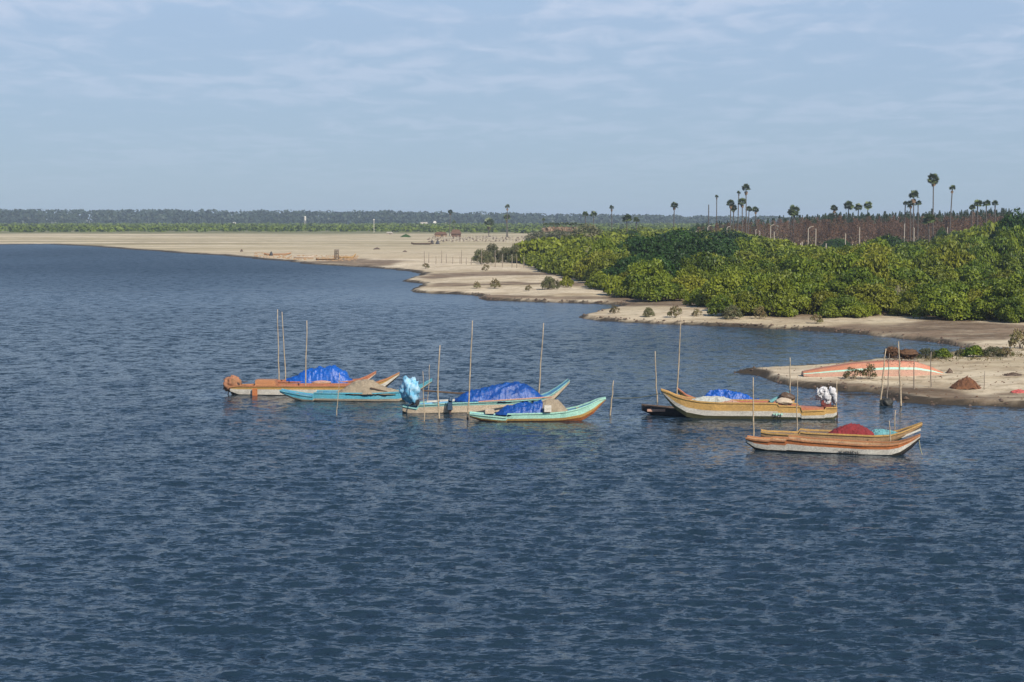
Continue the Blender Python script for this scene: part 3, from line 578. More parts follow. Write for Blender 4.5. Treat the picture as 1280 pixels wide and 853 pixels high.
# A2: red-bowed boat behind with the big blue tarpaulin
st2, bw2, by2 = (322, 488), (470, 488.5), 488.3
A2, LA2 = hull_boat('fishing_boat', st2, bw2, ztab(1, 322, 470, by2, 19.7, [(322, 478), (350, 477), (430, 476.5), (448, 475), (458, 471), (470, 464.5)]),
  ztab(1, 322, 470, by2, 19.7, [(322, 489), (340, 491), (430, 491), (452, 484), (470, 468)]), 1.2, [M['dark_boot'], M['white_paint'], M['red_paint']], (0.2, 0.45), M['red_paint'], M['red_inner'], thwarts=(0.15, 0.4, 0.85),
  label='red-bowed boat half hidden behind the leftmost boat, under a big blue tarpaulin', group=gb_)
P_ = lambda s, b, L, by_, pm_, pts: [((px - s) / (b - s) * L, (by_ - py) / pm_) for px, py in pts]
heap('tarpaulin', A2, LA2, P_(322, 470, LA2, by2, 19.7, [(358, 475), (366, 472.5), (372, 470), (378, 465), (388, 461), (402, 457.5), (416, 456.5), (426, 459), (433, 466), (437, 473), (445, 478)]), 1.5, 0.42, M['blue_tarp'], seed=2, fold=0.16,
  label='big rumpled blue tarpaulin over the red-bowed boat at the left', cat='tarpaulin')
blob('float', (Vector(atY(402, 478.5, A2.location.y - 0.8))), (0.55, 0.18, 0.12), M['salmon_paint'], 9, 0.2, label='small salmon board lying against the foot of the left blue tarpaulin', cat='board')
# B: turquoise boat with tan net
st, bw, by, pm = (351, 500), (540, 501), 500.5, 20.8
B1, LB = hull_boat('fishing_boat', st, bw, ztab(1, 351, 540, by, pm, [(351, 488), (362, 490.5), (380, 493.5), (393, 495), (394.5, 490.5), (470, 490.5), (500, 489), (515, 485.5), (526, 481), (540, 473.5)]),
  ztab(1, 351, 540, by, pm, [(351, 491), (368, 499), (380, 502), (500, 503), (515, 496), (527, 487), (540, 477.5)]), 1.3, [M['olive_boot'], M['cream_paint'], M['turquoise_paint']], (0.22, 0.42), M['turquoise_paint'], M['blue_inner'], thwarts=(0.1, 0.26, 0.7, 0.85),
  label='turquoise boat in front of the leftmost ones, loaded with a tan net heap', group=gb_)
heap('net_heap', B1, LB, P_(351, 540, LB, by, pm, [(421, 491), (428, 487), (436, 482), (445, 475.5), (456, 473), (466, 474.5), (474, 480), (484, 484.5), (494, 487), (500, 489.5), (508, 493)]), 1.45, 0.40, M['tan_net'], seed=12, fold=0.05, fine=0.04, creases=4,
  label='heap of tan fishing net piled on the turquoise boat', cat='fishing net')
b = MB(); b.tube([Vector(atY(463, 485, 95.3)), Vector(atY(507, 496, 95.6))], 0.05, 6); tag(b.build('oar', M['dark_wood']), 'dark oar slanting off the tan net heap of the turquoise boat', 'oar')
# blue boat
st, bw, by, pm = (503, 515.5), (711, 513), 514.5, 21.9
C1, LC = hull_boat('fishing_boat', st, bw, ztab(1, 503, 711, by, pm, [(503, 506), (510, 507.5), (520, 509), (523, 504.5), (560, 502.5), (640, 500.5), (672, 498.5), (686, 494), (698, 486.5), (711, 476.5)]),
  ztab(1, 503, 711, by, pm, [(503, 514), (512, 518), (640, 519), (672, 515), (690, 503), (711, 480.5)]), 1.5, [M['olive_boot'], M['cream_paint'], M['teal_rail']], (0.28, 0.80), M['teal_rail'], M['sky_blue_paint'], thwarts=(0.1, 0.2, 0.3, 0.9),
  width=[(0, 0.6), (0.12, 0.85), (0.35, 1.0), (0.75, 1.0), (0.9, 0.8), (1.0, 0.5)], closed=(0.06, 0.93), label='cream-sided boat with high turquoise bow under the long blue tarpaulin', group=gb_)
fw = MB()
for k in range(8):
    t0, t1 = 0.86 + k * 0.0175, 0.86 + (k + 1) * 0.0175
sh = ztab(1, 503, 711, by, pm, [(672, 498.5), (686, 494), (698, 486.5), (711, 476.5)])
for (ta, za_), (tb, zb_) in zip(sh[:-1], sh[1:]):
    wa, wb = [0.68 * np.interp(q, [0.75, 0.9, 1.0], [1.0, 0.8, 0.5]) for q in (ta, tb)]
    fw.add([(ta * LC, -wa, za_ + 0.01), (tb * LC, -wb, zb_ + 0.01), (tb * LC, wb, zb_ + 0.01), (ta * LC, wa, za_ + 0.01), (ta * LC, -wa, za_ - 0.04), (tb * LC, -wb, zb_ - 0.04), (tb * LC, wb, zb_ - 0.04), (ta * LC, wa, za_ - 0.04)],
           [(0, 1, 2, 3), (7, 6, 5, 4), (0, 4, 5, 1), (2, 6, 7, 3)])
fw.build('foredeck', M['sky_blue_paint'], C1)
heap('tarpaulin', C1, LC, P_(503, 711, LC, by, pm, [(568, 500), (576, 494), (590, 489.5), (606, 485.5), (622, 482), (634, 479.5), (646, 478.5), (655, 481.5), (664, 487), (673, 494), (680, 499)]), 1.62, 0.60, M['dark_blue_tarp'], seed=23, fold=0.15,
  label='long deep blue tarpaulin over the cream-sided boat in the centre', cat='tarpaulin')
b = MB(); b.tube([Vector(atY(598, 502.5, C1.location.y - 1.1)), Vector(atY(645, 499.5, C1.location.y - 0.6)), Vector(atY(690, 496.5, C1.location.y - 0.1))], 0.045, 6); tag(b.build('boat_pole', M['salmon_paint']), 'pinkish pole lying along the lower edge of the central blue tarpaulin', 'pole')
b = MB(); b.tube([Vector(atY(528, 488.5, C1.location.y + 0.7)), Vector(atY(575, 492, C1.location.y + 0.5)), Vector(atY(612, 491, C1.location.y + 0.3))], 0.05, 6); tag(b.build('boat_pole', M['dark_wood']), 'dark pole lying level from the cyan bundle to the central blue tarpaulin', 'pole')
outboard(C1, 0.75, 0.42, M['black_tar'])
blob('cloth_bundle', Vector(atY(513, 487.5, C1.location.y + 0.05)), (0.46, 0.45, 0.58), M['cyan_cloth'], 31, 0.5, 2.4, ridg=0.7, label='cyan and white cloth bundle wrapped round the engine of the cream-sided boat', cat='cloth')
o = link('side_motor', None, C1, (xm(C1, LC, 561, 503, 711), -0.78, 0.42)); b = MB(); b.box((0, 0, 0), (0.30, 0.26, 0.42), taper=0.8); b.tube([(0, 0, 0.25), (0.05, 0.1, 0.42)], 0.12, 9); b.build('engine_block', M['blue_iron'], o); b = MB(); b.tube([(0, 0, -0.2), (0.02, 0, -0.9)], 0.05, 6); b.build('drive_shaft', M['iron'], o)
b = MB(); b.box((xm(C1, LC, 554, 503, 711), 0.1, 0.63), (1.9, 0.34, 0.07), ry=-0.05); b.build('deck_plank', M['white_paint'], C1)
# mint boat
st, bw, by, pm = (587, 525.5), (757, 525), 526, 23.0
D1, LD = hull_boat('fishing_boat', st, bw, ztab(1, 587, 757, by, pm, [(587, 517), (600, 518.5), (628, 521), (632, 521), (634, 517), (690, 516), (706, 514.5), (722, 511), (736, 506), (748, 500.5), (757, 498.5)]),
  ztab(1, 587, 757, by, pm, [(587, 521.5), (600, 526), (625, 529), (700, 529), (728, 526), (742, 517), (751, 507), (757, 500.8)]), 1.3, [M['burnt_orange'], M['ochre_paint'], M['mint_paint']], (0.30, 0.52), M['mint_paint'], M['blue_inner'], thwarts=(0.08, 0.2, 0.8),
  label='pale mint boat with orange bottom stripe and upswept bow, nearest of the central boats', group=gb_, closed=(0.0, 0.86))
heap('tarpaulin', D1, LD, P_(587, 757, LD, by, pm, [(619, 519), (626, 514), (634, 509), (646, 505.5), (658, 505), (668, 502.5), (676, 502), (681, 508), (688, 517)]), 1.25, 0.33, M['dark_blue_tarp'], seed=41, fold=0.13,
  label='smaller dark blue tarpaulin over the middle of the mint boat', cat='tarpaulin')
heap('net_heap', D1, LD, P_(587, 757, LD, by, pm, [(671, 515), (676, 505), (682, 500), (692, 499), (698, 501), (704, 508), (711, 516)]), 1.15, 0.35, M['tan_net'], seed=45, fold=0.04, fine=0.03, creases=4,
  label='small tan net heap beside the blue tarpaulin on the mint boat', cat='fishing net')
bb = MB(); bb.box((0, 0, 0), (0.38, 0.22, 0.34), rz=0.1); tag(bb.build('crate', M['white_paint'], loc=atY(684.5, 511, D1.location.y - 0.62)), 'white crate between the tarpaulin and the net on the mint boat', 'crate')
bb = MB(); bb.box((0, 0, 0), (0.5, 0.3, 0.22), rz=0.1); tag(bb.build('crate', M['cream_paint'], loc=atY(612, 514.5, D1.location.y + 0.5)), 'cream crate on the low stern of the mint boat', 'crate')
# black boat behind the yellow one
st, bw, by, pm = (966, 518), (802, 518), 518.5, 22.3
E0, L0 = hull_boat('fishing_boat', st, bw, [(0, 0.30), (0.5, 0.30), (0.8, 0.36), (0.93, 0.46), (1, 0.52)], [(0, -0.2), (0.8, -0.2), (0.93, 0.0), (1, 0.22)], 1.0, [M['black_tar'], M['black_tar'], M['black_tar']], (0.3, 0.6), M['dark_wood'], M['dark_wood'], thwarts=(0.3, 0.86, 0.92), ttone=M['salmon_paint'],
  label='low black boat poking out behind the bow of the yellow boat', group=gb_)
bb = MB(); bb.box((0.895 * L0, 0.50, 0.28), (1.0, 0.04, 0.14)); bb.build('side_board', M['salmon_paint'], E0)
# E2: second yellow boat behind
st, bw, by, pm = (992, 517.5), (847, 516.5), 517, 22.5
E2, LE2 = hull_boat('fishing_boat', st, bw, ztab(1, 992, 847, by, pm, [(992, 496), (978, 500), (960, 502.5), (880, 502), (868, 499), (858, 494.5), (847, 486)]),
  ztab(1, 992, 847, by, pm, [(992, 510), (975, 521), (880, 521), (865, 512), (847, 490)]), 1.25, [M['dark_boot'], M['ochre_paint'], M['ochre_paint']], (0.3, 0.6), M['red_paint'], M['red_inner'], thwarts=(0.1, 0.3),
  label='ochre boat with red rail lying behind the long yellow boat, blue tarpaulin aboard', group=gb_)
heap('tarpaulin', E2, LE2, P_(992, 847, LE2, by, pm, [(985, 501), (960, 501), (944, 499.5), (937, 497), (928, 493), (916, 489.5), (903, 487.5), (890, 488.5), (882, 493), (875, 500)]), 1.2, 0.6, M['blue_tarp'], seed=51, fold=0.14,
  label='blue tarpaulin heaped on the ochre boat behind the long yellow boat', cat='tarpaulin')
# E: long yellow boat
st, bw, by, pm = (1045, 523.5), (826, 521.5), 523, 22.7
E1, LE = hull_boat('fishing_boat', st, bw, ztab(1, 1045, 826, by, pm, [(1045, 508.5), (1031, 508.5), (1029, 511.5), (1001, 512.5), (999, 507), (972, 506), (971, 503.5), (960, 502.8), (900, 503), (875, 502), (858, 499.5), (845, 496), (835, 491.5), (826, 488.5)]),
  ztab(1, 1045, 826, by, pm, [(1045, 521), (1040, 525.5), (880, 526), (858, 522), (843, 512), (833, 500), (826, 491)]), 1.5, [M['olive_boot'], M['white_paint'], M['ochre_paint']], (0.30, 0.58), M['ochre_paint'], M['red_inner'], thwarts=(0.05, 0.18, 0.33), ttone=M['red_paint'],
  label='long yellow boat with white stripe and bow curving up to the left', group=gb_, closed=(0.06, 0.92))
bb = MB()
for k, hh in enumerate((0.10, 0.07, 0.12, 0.06)): bb.box((xm(E1, LE, 976 - k * 3.2, 1045, 826), 0.742, 0.30 + 0.02 * (k % 2)), (0.10, 0.03, hh))
bb.build('painted_mark', M['mint_paint'], E1)
bb = MB(); bb.box((xm(E1, LE, 1014, 1045, 826), 0.0, 0.58), (1.25, 1.0, 0.14)); bb.build('stern_deck', M['red_paint'], E1)
heap('net_heap', E1, LE, P_(1045, 826, LE, by, pm, [(918, 503.5), (913, 500), (905, 497.5), (890, 496.5), (878, 497), (870, 499), (862, 503)]), 1.1, 0.72, M['pale_net'], seed=61, fold=0.05, fine=0.04, creases=5, y0=-0.1,
  label='pale grey-green net heap behind the rail of the long yellow boat', cat='fishing net')
heap('net_heap', E1, LE, P_(1045, 826, LE, by, pm, [(925, 504), (919, 501.5), (912, 500.8), (906, 502), (901, 504)]), 0.6, 0.78, M['salmon_paint'], seed=62, fold=0.03, y0=0.3,
  label='small pinkish net bundle beside the pale net on the long yellow boat', cat='fishing net')
outboard(E1, 0.55, 0.66, M['red_iron'], 1.25)
bb = MB(); bb.tube([Vector(atY(962, 503, 88)), Vector(atY(985, 491.5, 88.6))], 0.10, 7); tag(bb.build('oar', M['teal_cloth']), 'turquoise oar blade sticking up from the long yellow boat', 'oar')
blob('cloth_bundle', atY(984, 496.5, 88), (0.42, 0.3, 0.22), M['dark_wood'], 71, label='dark bundle under the turquoise oar of the long yellow boat', cat='bundle')
blob('cloth_bundle', atY(980, 502.5, 87.2), (0.45, 0.3, 0.18), M['cream_paint'], 73, label='cream sack amidships on the long yellow boat', cat='sack')
wc = empty('cloth_cover', atY(1034, 493.5, E1.location.y - 0.1), 0, 'white cloths knotted over the engine of the long yellow boat', 'cloth')
for i, (dx_, dz_, rx, rz_) in enumerate(((-0.42, 0.05, 0.20, 0.24), (-0.18, 0.22, 0.24, 0.16), (0.02, -0.12, 0.22, 0.30), (0.26, 0.12, 0.20, 0.26), (0.40, -0.15, 0.13, 0.34))):
    blob('cloth_fold', (dx_, 0.05 * (i % 2), dz_), (rx * .8, 0.16, rz_ * .85), M['white_cloth'], 80 + i, 0.9, 2.6, 30, 22, parent=wc, ridg=0.9)
# F: brown boat with red net
st, bw, by, pm = (951, 550.5), (1152, 555), 553, 25.4
F1, LF = hull_boat('fishing_boat', st, bw, ztab(1, 951, 1152, by, pm, [(951, 541.5), (960, 543), (998, 544), (1001, 540), (1010, 541), (1090, 542.8), (1112, 542), (1125, 538.5), (1138, 533.5), (1152, 527.5)]),
  ztab(1, 951, 1152, by, pm, [(951, 549), (958, 553), (1090, 556), (1115, 553), (1132, 544), (1152, 531)]), 1.3, [M['olive_boot'], M['tan_wood'], M['tan_wood']], (0.30, 0.5), M['ochre_paint'], M['dark_wood'], thwarts=(0.1, 0.22, 0.3, 0.86),
  label='weathered brown wooden boat carrying a dark red net, behind the orange one', group=gb_)
bb = MB(); bb.box((0.93 * LF, -0.37, 0.55), (1.0, 0.03, 0.09), ry=-0.42); bb.build('bow_stripe', M['white_paint'], F1)
heap('net_heap', F1, LF, P_(951, 1152, LF, by, pm, [(1036, 543), (1044, 537.5), (1052, 533), (1062, 530.8), (1074, 531.5), (1084, 535.5), (1091, 540), (1096, 543)]), 1.15, 0.40, M['red_net'], seed=91, fold=0.05, creases=10,
  label='dome of dark red fishing net on the weathered brown boat', cat='fishing net')
heap('net_heap', F1, LF, P_(951, 1152, LF, by, pm, [(1088, 542), (1094, 537), (1103, 536.5), (1112, 538), (1120, 540), (1126, 543)]), 0.95, 0.40, M['teal_cloth'], seed=95, fold=0.08, y0=0.0,
  label='turquoise cloth next to the red net on the weathered brown boat', cat='cloth')
# G: orange and white boat
st, bw, by, pm = (933, 561.5), (1150, 569.5), 566, 26.6
G1, LG = hull_boat('fishing_boat', st, bw, ztab(1, 933, 1150, by, pm, [(933, 551), (945, 552.8), (962, 553.5), (966, 552), (984, 552.5), (986, 549.5), (1010, 551.5), (1080, 554), (1110, 553.5), (1124, 551.5), (1137, 547), (1150, 540.5)]),
  ztab(1, 933, 1150, by, pm, [(933, 557), (945, 566), (960, 569), (1115, 570), (1127, 565), (1138, 555.5), (1150, 544)]), 1.3, [M['dark_boot'], M['white_paint'], M['burnt_orange']], (0.30, 0.70), M['orange_paint'], M['tan_wood'], thwarts=(0.1, 0.3, 0.55, 0.8),
  label='orange boat with white lower side and sharp right bow, nearest the camera', group=gb_, closed=(0.16, 0.9))
bb = MB(); kl = ztab(1, 933, 1150, by, pm, [(1115, 570), (1127, 565), (1138, 555.5), (1149.5, 544)])
bb.tube([(t * LG, 0, z) for t, z in kl], [0.06, 0.09, 0.09, 0.06], 6); bb.build('stem_post', M['black_tar'], G1)
bb = MB(); rgm = random.Random(3); x = xm(G1, LG, 1051, 933, 1150)
for k in range(9):
    bb.box((x, -0.632, 0.12 + rgm.uniform(-.01, .01)), (0.035, 0.02, rgm.uniform(0.07, 0.13))); bb.box((x + 0.035, -0.634, 0.12 + rgm.choice((-.04, 0, .04))), (0.07, 0.02, 0.025)); x += 0.105
bb.build('painted_lettering', M['black_tar'], G1)
bb = MB(); bb.tube([(LG * 0.99, 0, 0.85), (LG * 1.0, -0.05, 0.35), (LG * 1.012, -0.1, 0.05)], 0.02, 5); bb.build('bow_rope', M['rope'], G1)

# ------------------------------------------------------------------ stakes standing in the water and on the spit
def stake(top, base, lab, m='bamboo', r=0.045, land=False, wetm=True, mid=None, name='mooring_pole', cat='pole', group='bamboo mooring poles'):
    if land: x, y, z = ground(*base)
    else: x, y, z = at(*base)
    T = Vector(atY(top[0], top[1], y)); Bv = Vector((x, y, z - 0.6)); root = empty(name, (x, y, z), 0, lab, cat, group)
    n = 7; rr = random.Random(int(top[0] * 7)); P = []
    for i in range(n + 1):
        k = i / n; p = Bv.lerp(T, k); 
        if mid: p.x += (mid / pm_at(y)) * math.sin(math.pi * k)
        if 0 < i < n: p += Vector((rr.uniform(-1, 1), rr.uniform(-1, 1), 0)) * 0.025
        P.append(p - Vector((x, y, z)))
    b = MB(); r *= 0.86; b.tube(P, [r * (1.15 - 0.6 * i / n) for i in range(n + 1)], 7); b.build('shaft', M[m], root, True)
    if wetm: b = MB(); b.tube([P[0], P[0].lerp(P[1], 1.0) if P[1].z < 0.35 else P[0] + (P[1] - P[0]) * (1.0 / (P[1] - P[0]).length)], r * 1.28, 7); b.build('wet_foot', M['wet_wood'], root, True)
    return root
def pm_at(y): return F_PX / y
S_ = [((347, 387), (349, 487), 'tallest of the two bamboo poles left of the left blue tarpaulin', 'bamboo', .045, None),
 ((352.5, 390), (357, 487), 'slightly shorter right-hand pole of the pair left of the left blue tarpaulin', 'bamboo', .045, 1.0),
 ((383.5, 401), (381.5, 494), 'single bamboo pole in front of the left blue tarpaulin', 'bamboo', .05, None),
 ((424.5, 466), (420, 519), 'thin short stick in front of the tan net of the turquoise boat', 'bamboo', .028, None),
 ((528.5, 464), (531, 526), 'thin stick just right of the cyan cloth bundle', 'bamboo', .03, None),
 ((537, 456), (534, 503), 'thin pale stick by the turquoise bow, next right of the cyan bundle', 'bamboo', .028, None),
 ((550, 432), (550, 525), 'bent bamboo pole right of the cyan bundle, in front of the cream-sided boat', 'bamboo', .055, -2.5),
 ((590.5, 401), (584, 523), 'tall bamboo pole crossing the left end of the central blue tarpaulin', 'bamboo', .048, None),
 ((679.5, 404), (671, 509), 'tall leaning bamboo pole behind the bow of the cream-sided boat', 'bamboo', .048, None),
 ((767, 476), (762, 519), 'lone short stake right of the mint bow', 'bamboo', .05, None),
 ((819, 439), (822.5, 503), 'shorter crooked stake at the bow tip of the long yellow boat', 'bamboo', .05, -0.5),
 ((851.5, 394), (844.5, 513), 'very tall pole rising behind the yellow bow', 'bamboo', .05, None),
 ((941.5, 472), (942, 552), 'thick stake in front of the middle of the long yellow boat', 'bamboo', .05, None),
 ((997, 470), (996, 541), 'slim stake in front of the stern half of the long yellow boat', 'bamboo', .035, None),
 ((987.5, 447), (988, 488), 'stake standing off the tip of the sand spit', 'bamboo', .05, None),
 ((1046, 474), (1046, 523), 'stake touching the stern of the long yellow boat', 'bamboo', .05, None),
 ((1119.5, 513), (1117, 552), 'taller of the two sticks in the bow of the brown boat', 'bamboo', .04, None),
 ((1111.5, 526), (1115, 560), 'shorter of the two sticks between the brown and orange bows', 'bamboo', .04, None),
 ((1107.5, 436), (1099, 507), 'pale leaning stake left of the pair carrying the net bundles', 'bamboo', .065, None),
 ((1112, 442), (1108.5, 502), 'thin dark stake between the two pale stakes off the spit', 'grey_bamboo', .04, None),
 ((1123, 427), (1127.5, 508), 'thick tall pale stake in front of the upturned red boat', 'bamboo', .07, None)]
for tp, bs, lab, m_, r_, mid in S_: stake(tp, bs, lab, m_, r_, mid=mid)
for tp, bs, lab, m_, r_ in (((1143, 447), (1142, 497), 'dark-topped stake on the spit edge right of the net bundles', 'grey_bamboo', .05), ((1164, 440), (1163.5, 502), 'taller thin stake on the spit edge before the green shrubs', 'grey_bamboo', .05),
   ((1231, 464), (1230, 488), 'short thin stake on the sand right of the brown mound', 'grey_bamboo', .035)):
    stake(tp, bs, lab, m_, r_, land=True, wetm=False, group='stakes on the spit')
# rope from the yellow bow to the lone stake
b = MB(); a_ = Vector(atY(826, 492, 87.7)); c_2 = Vector(atY(764, 497.5, 91)); P = [a_.lerp(c_2, k / 8) - Vector((0, 0, 0.12 * math.sin(math.pi * k / 8))) for k in range(9)]; b.tube(P, 0.022, 5)
tag(b.build('mooring_rope', M['rope']), 'pale rope running from the yellow bow to the lone stake', 'rope')
# net bundles on the stakes
yb = at(1112, 500)[1]
rl = MB(); rl.tube([Vector(atY(1104, 447, yb)), Vector(atY(1146, 449, yb + 0.3))], 0.04, 6); tag(rl.build('cross_rail', M['grey_bamboo']), 'thin rail tied between the stakes under the brown net bundles', 'rail')
def fuzzy(px, py, Y, r, seed, lab):
    c = atY(px, py, Y); o = blob('net_bundle', c, (r[0] * .8, r[1] * .8, r[2] * .75), M['brown_straw'], seed, 0.6, 3.0, ridg=.6, label=lab, cat='net bundle')
    rq = np.random.default_rng(seed); dv = rq.normal(size=(1100, 3)); dv /= np.linalg.norm(dv, axis=1)[:, None]; P = dv * np.array(r) * rq.uniform(.6, 1.15, 1100)[:, None]; P[:, 2] -= 0.25 * np.abs(rq.normal(size=1100)) * (rq.random(1100) < .3)
    V, Fq = leaves(P, .10, None, -.2, .12, rq, 1.0); me = npmesh('loose_strands', V, Fq, M['brown_straw']); link('loose_strands', me, o)
fuzzy(1115, 440, yb, (0.42, 0.32, 0.30), 101, 'left smaller brown net bundle hanging on the stakes')
fuzzy(1134, 442, yb + 0.1, (0.62, 0.32, 0.26), 104, 'right wider brown net bundle hanging on the stakes')
blob('tree_stump', Vector(at(1107, 507)) + Vector((0, 0, 0.1)), (0.33, 0.3, 0.28), M['wet_wood'], 110, 0.5, 2.5, label='dark wet stump in the water between the pale stakes', cat='stump')

# upturned boat on the spit
p0 = ground(1003, 470.5); p1 = ground(1164, 468)
H1, LH = hull_boat('upturned_boat', (1003, 470.5), (1164, 468), [(0, 0.02), (0.08, 0.05), (1, 0.0)], [(0, -0.22), (0.12, -0.45), (0.35, -0.80), (0.62, -0.98), (0.8, -0.92), (0.92, -0.55), (1, -0.18)], 1.7,
  [M['red_paint'], M['mint_paint'], M['salmon_paint']], (0.40, 0.54), M['salmon_paint'], M['dark_wood'], label='upturned red boat with pale green stripe lying on the sand spit', cat='boat')
v = Vector(p1) - Vector(p0); H1.location = Vector(p0) + Vector((0, 0, 0.10)); H1.rotation_euler = (math.pi, 0, math.atan2(v.y, v.x))
H1.rotation_mode = 'XYZ'
# things on the spit
def gheap(name, px, py, wpx, hpx, m, lab, cat, seed=0, dep=0.8, fold=0.05, fine=0.05):
    x, y, z = ground(px, py); s = y / F_PX; L = wpx * s; e = empty('tmp', (x - L / 2, y, z)); 
    o = heap(name, e, L, [(0, 0.05), (L * 0.2, hpx * s * 0.45), (L * 0.38, hpx * s * 0.8), (L * 0.55, hpx * s), (L * 0.78, hpx * s * 0.6), (L, 0.02)], L * dep, -0.03, m, seed=seed, fold=fold, fine=fine, label=lab, cat=cat, drop=0.05)
    bpy.data.objects.remove(e); return o
gheap('earth_mound', 1207, 486, 38, 15, M['mound_brown'], 'reddish brown heap of earth on the sand spit', 'mound', 120, fold=.12, fine=.07)
gheap('driftwood', 1187, 466, 8, 6, M['dark_wood'], 'small dark lump of driftwood above the brown mound', 'driftwood', 121)
gheap('driftwood', 1266, 469, 22, 3, M['dark_wood'], 'low dark driftwood at the right edge of the spit', 'driftwood', 122)
gheap('cloth_scrap', 1273, 501, 20, 4, M['red_cloth'], 'scrap of red cloth on the shore at the right edge', 'cloth', 123)
sh_ = [(1064, 474, .8, .75, dryc, 'small scraggly shrub in front of the left half of the upturned boat'), (1086, 474.5, .85, .95, dryc, 'rounder dry shrub in front of the middle of the upturned boat'),
 (1122, 469, .7, .7, dryc, 'sparse shrub behind the tall stakes by the upturned boat'), (1158, 448, 1.2, .85, greyc, 'green shrub at the back of the spit, left of two'), (1178, 448, 1.2, .9, smallg, 'green shrub at the back of the spit, right next to its twin'),
 (1201, 445, .7, .7, greyc, 'tiny shrub between the green shrubs behind the spit'), (1218, 446, 1.4, 1.0, smallg, 'broad green shrub by the inlet, left part of the right clump'), (1240, 446, 1.5, .85, greyc, 'broad green shrub by the inlet, right part of the right clump'), (1257, 447, .9, .8, dryc, 'dry shrub at the right end of the green clump'),
 (1276, 436, 1.6, 1.5, dryc, 'yellowish shrub at the right picture edge above the spit'), (768, 397, .8, .9, dryc, 'leftmost tiny shrub on the middle sand tongue'), (811, 397, 1.0, 1.1, greyc, 'middle tiny shrub on the middle sand tongue'), (844, 398, 1.2, 1.3, dryc, 'right tiny shrub on the middle sand tongue'),
 (905, 394, 2.4, 2.2, smallg, 'green bush standing apart at the left foot of the thicket'), (916, 399, 1.6, 1.5, greyc, 'low grey-green bush at the left foot of the thicket'), (871, 395, .8, .8, dryc, 'dry shrub left of the bush at the thicket foot'),
 (596, 361, .9, 1.1, dryc, 'lone small shrub on the sand streaks in the centre'), (619, 361, 1.3, 1.5, dryc, 'second small shrub on the central sand streaks'), (685, 362, 1.6, 2.0, greyc, 'twin shrub left of the mangroves, left one'), (692, 362, 1.4, 1.7, greyc, 'twin shrub left of the mangroves, right one'),
 (708, 359, 1.6, 1.9, smallg, 'small green shrub nearest the mangrove edge on the sand'), (661, 364, .8, .9, dryc, 'dry sprig on the sand left of the twin shrubs'), (532, 336, 1.2, 1.2, dryc, 'small dry shrub by the water under the far fence'), (607, 339, 1.2, 1.2, dryc, 'dry tuft below the grey shrub row'),
 (950, 398, 1.0, 1.2, dryc, 'dry shrub before the thicket on the pale bank, left'), (1020, 405, 1.0, 1.0, dryc, 'dry shrub before the thicket on the pale bank, right')]
rs = random.Random(21)
for px, py, r, h, cs, lab in sh_:
    x, y, z = ground(px, py); bush('shrub', x, y, r * 0.75, h, cs, mstem, lab, 'shrub', None, rs, z)
for i, px in enumerate(range(603, 668, 7)):
    x, y, z = ground(px + rs.uniform(-2, 2), 329 + rs.uniform(-2, 1.5)); r = rs.uniform(1.6, 2.6); bush('shrub', x, y, r, r * rs.uniform(1.2, 1.9), greyc, mstem, 'grey-green shrub in the row along the far stake fence', 'shrub', 'shrub row along the stake fence', rs, z)
# clods and debris along the banks
def scatter(name, pts, smin, smax, m, kind='stuff'):
    b = MB(); rr = random.Random(4)
    for x, y, z in pts:
        s = rr.uniform(smin, smax); n = 5; vs = [(x + s * math.cos(6.28 * k / n + x) * rr.uniform(.6, 1.2), y + s * math.sin(6.28 * k / n + x) * rr.uniform(.6, 1.2), z - 0.02) for k in range(n)] + [(x, y, z + s * rr.uniform(.35, .8))]
        b.add(vs, [(k, (k + 1) % n, n) for k in range(n)])
    return tag(b.build(name, m), kind=kind)
pts = []; rr = random.Random(8)
for a, b2 in zip(SHR[:-1], SHR[1:]):
    if 60 < a[1] < 230:
        L = np.linalg.norm(b2 - a)
        for _ in range(int(L * 4.5)):
            p = a + (b2 - a) * rr.random(); x, y = p[0] + rr.gauss(0, .7), p[1] + abs(rr.gauss(0, .9)) * (1 if rr.random() < .75 else -0.6); pts.append((x, y))
PA = np.array(pts); ZA = land_h(PA[:, 0], PA[:, 1]); scatter('shore_debris', [(x, y, z) for (x, y), z in zip(pts, ZA) if z > -0.12], .05, .24, M['dark_wood'])
PP = np.array([(rr.uniform(8, 60), rr.uniform(92, 135)) for _ in range(1800)]); sdp = signed_dist(PP[:, 0], PP[:, 1], LAND[::2]); PP = PP[sdp > 1]; ZP = land_h(PP[:, 0], PP[:, 1]); scatter('spit_stones', [(x, y, z) for (x, y), z in zip(PP, ZP)], .03, .12, M['brown_straw'])
# dry grass patches behind the spit
gp_ = []; rr = np.random.default_rng(31)
Pg = np.stack([rr.uniform(20, 62, 9000), rr.uniform(112, 136, 9000)], 1); okg = in_poly(Pg[:, 0], Pg[:, 1], pxpoly([(1130, 456), (1150, 449), (1180, 446), (1215, 444), (1290, 440), (1290, 458), (1200, 462)])) & (fbm(Pg[:, 0] / 2.5, Pg[:, 1] / 2.5, 3, 3) > 0.42); Pg = Pg[okg]
Pz = land_h(Pg[:, 0], Pg[:, 1]); P3 = np.column_stack([Pg, Pz + 0.08]); V, Fq = leaves(P3, 0.16, np.array([0, -1.0, 0]), 0.1, 0.16, rr, 0.5); me = npmesh('dry_grass', V, Fq, M['dry_leaf']); attr(me, 'v', rr.random(len(P3)), 'FACE'); tag(link('dry_grass', me), kind='stuff')

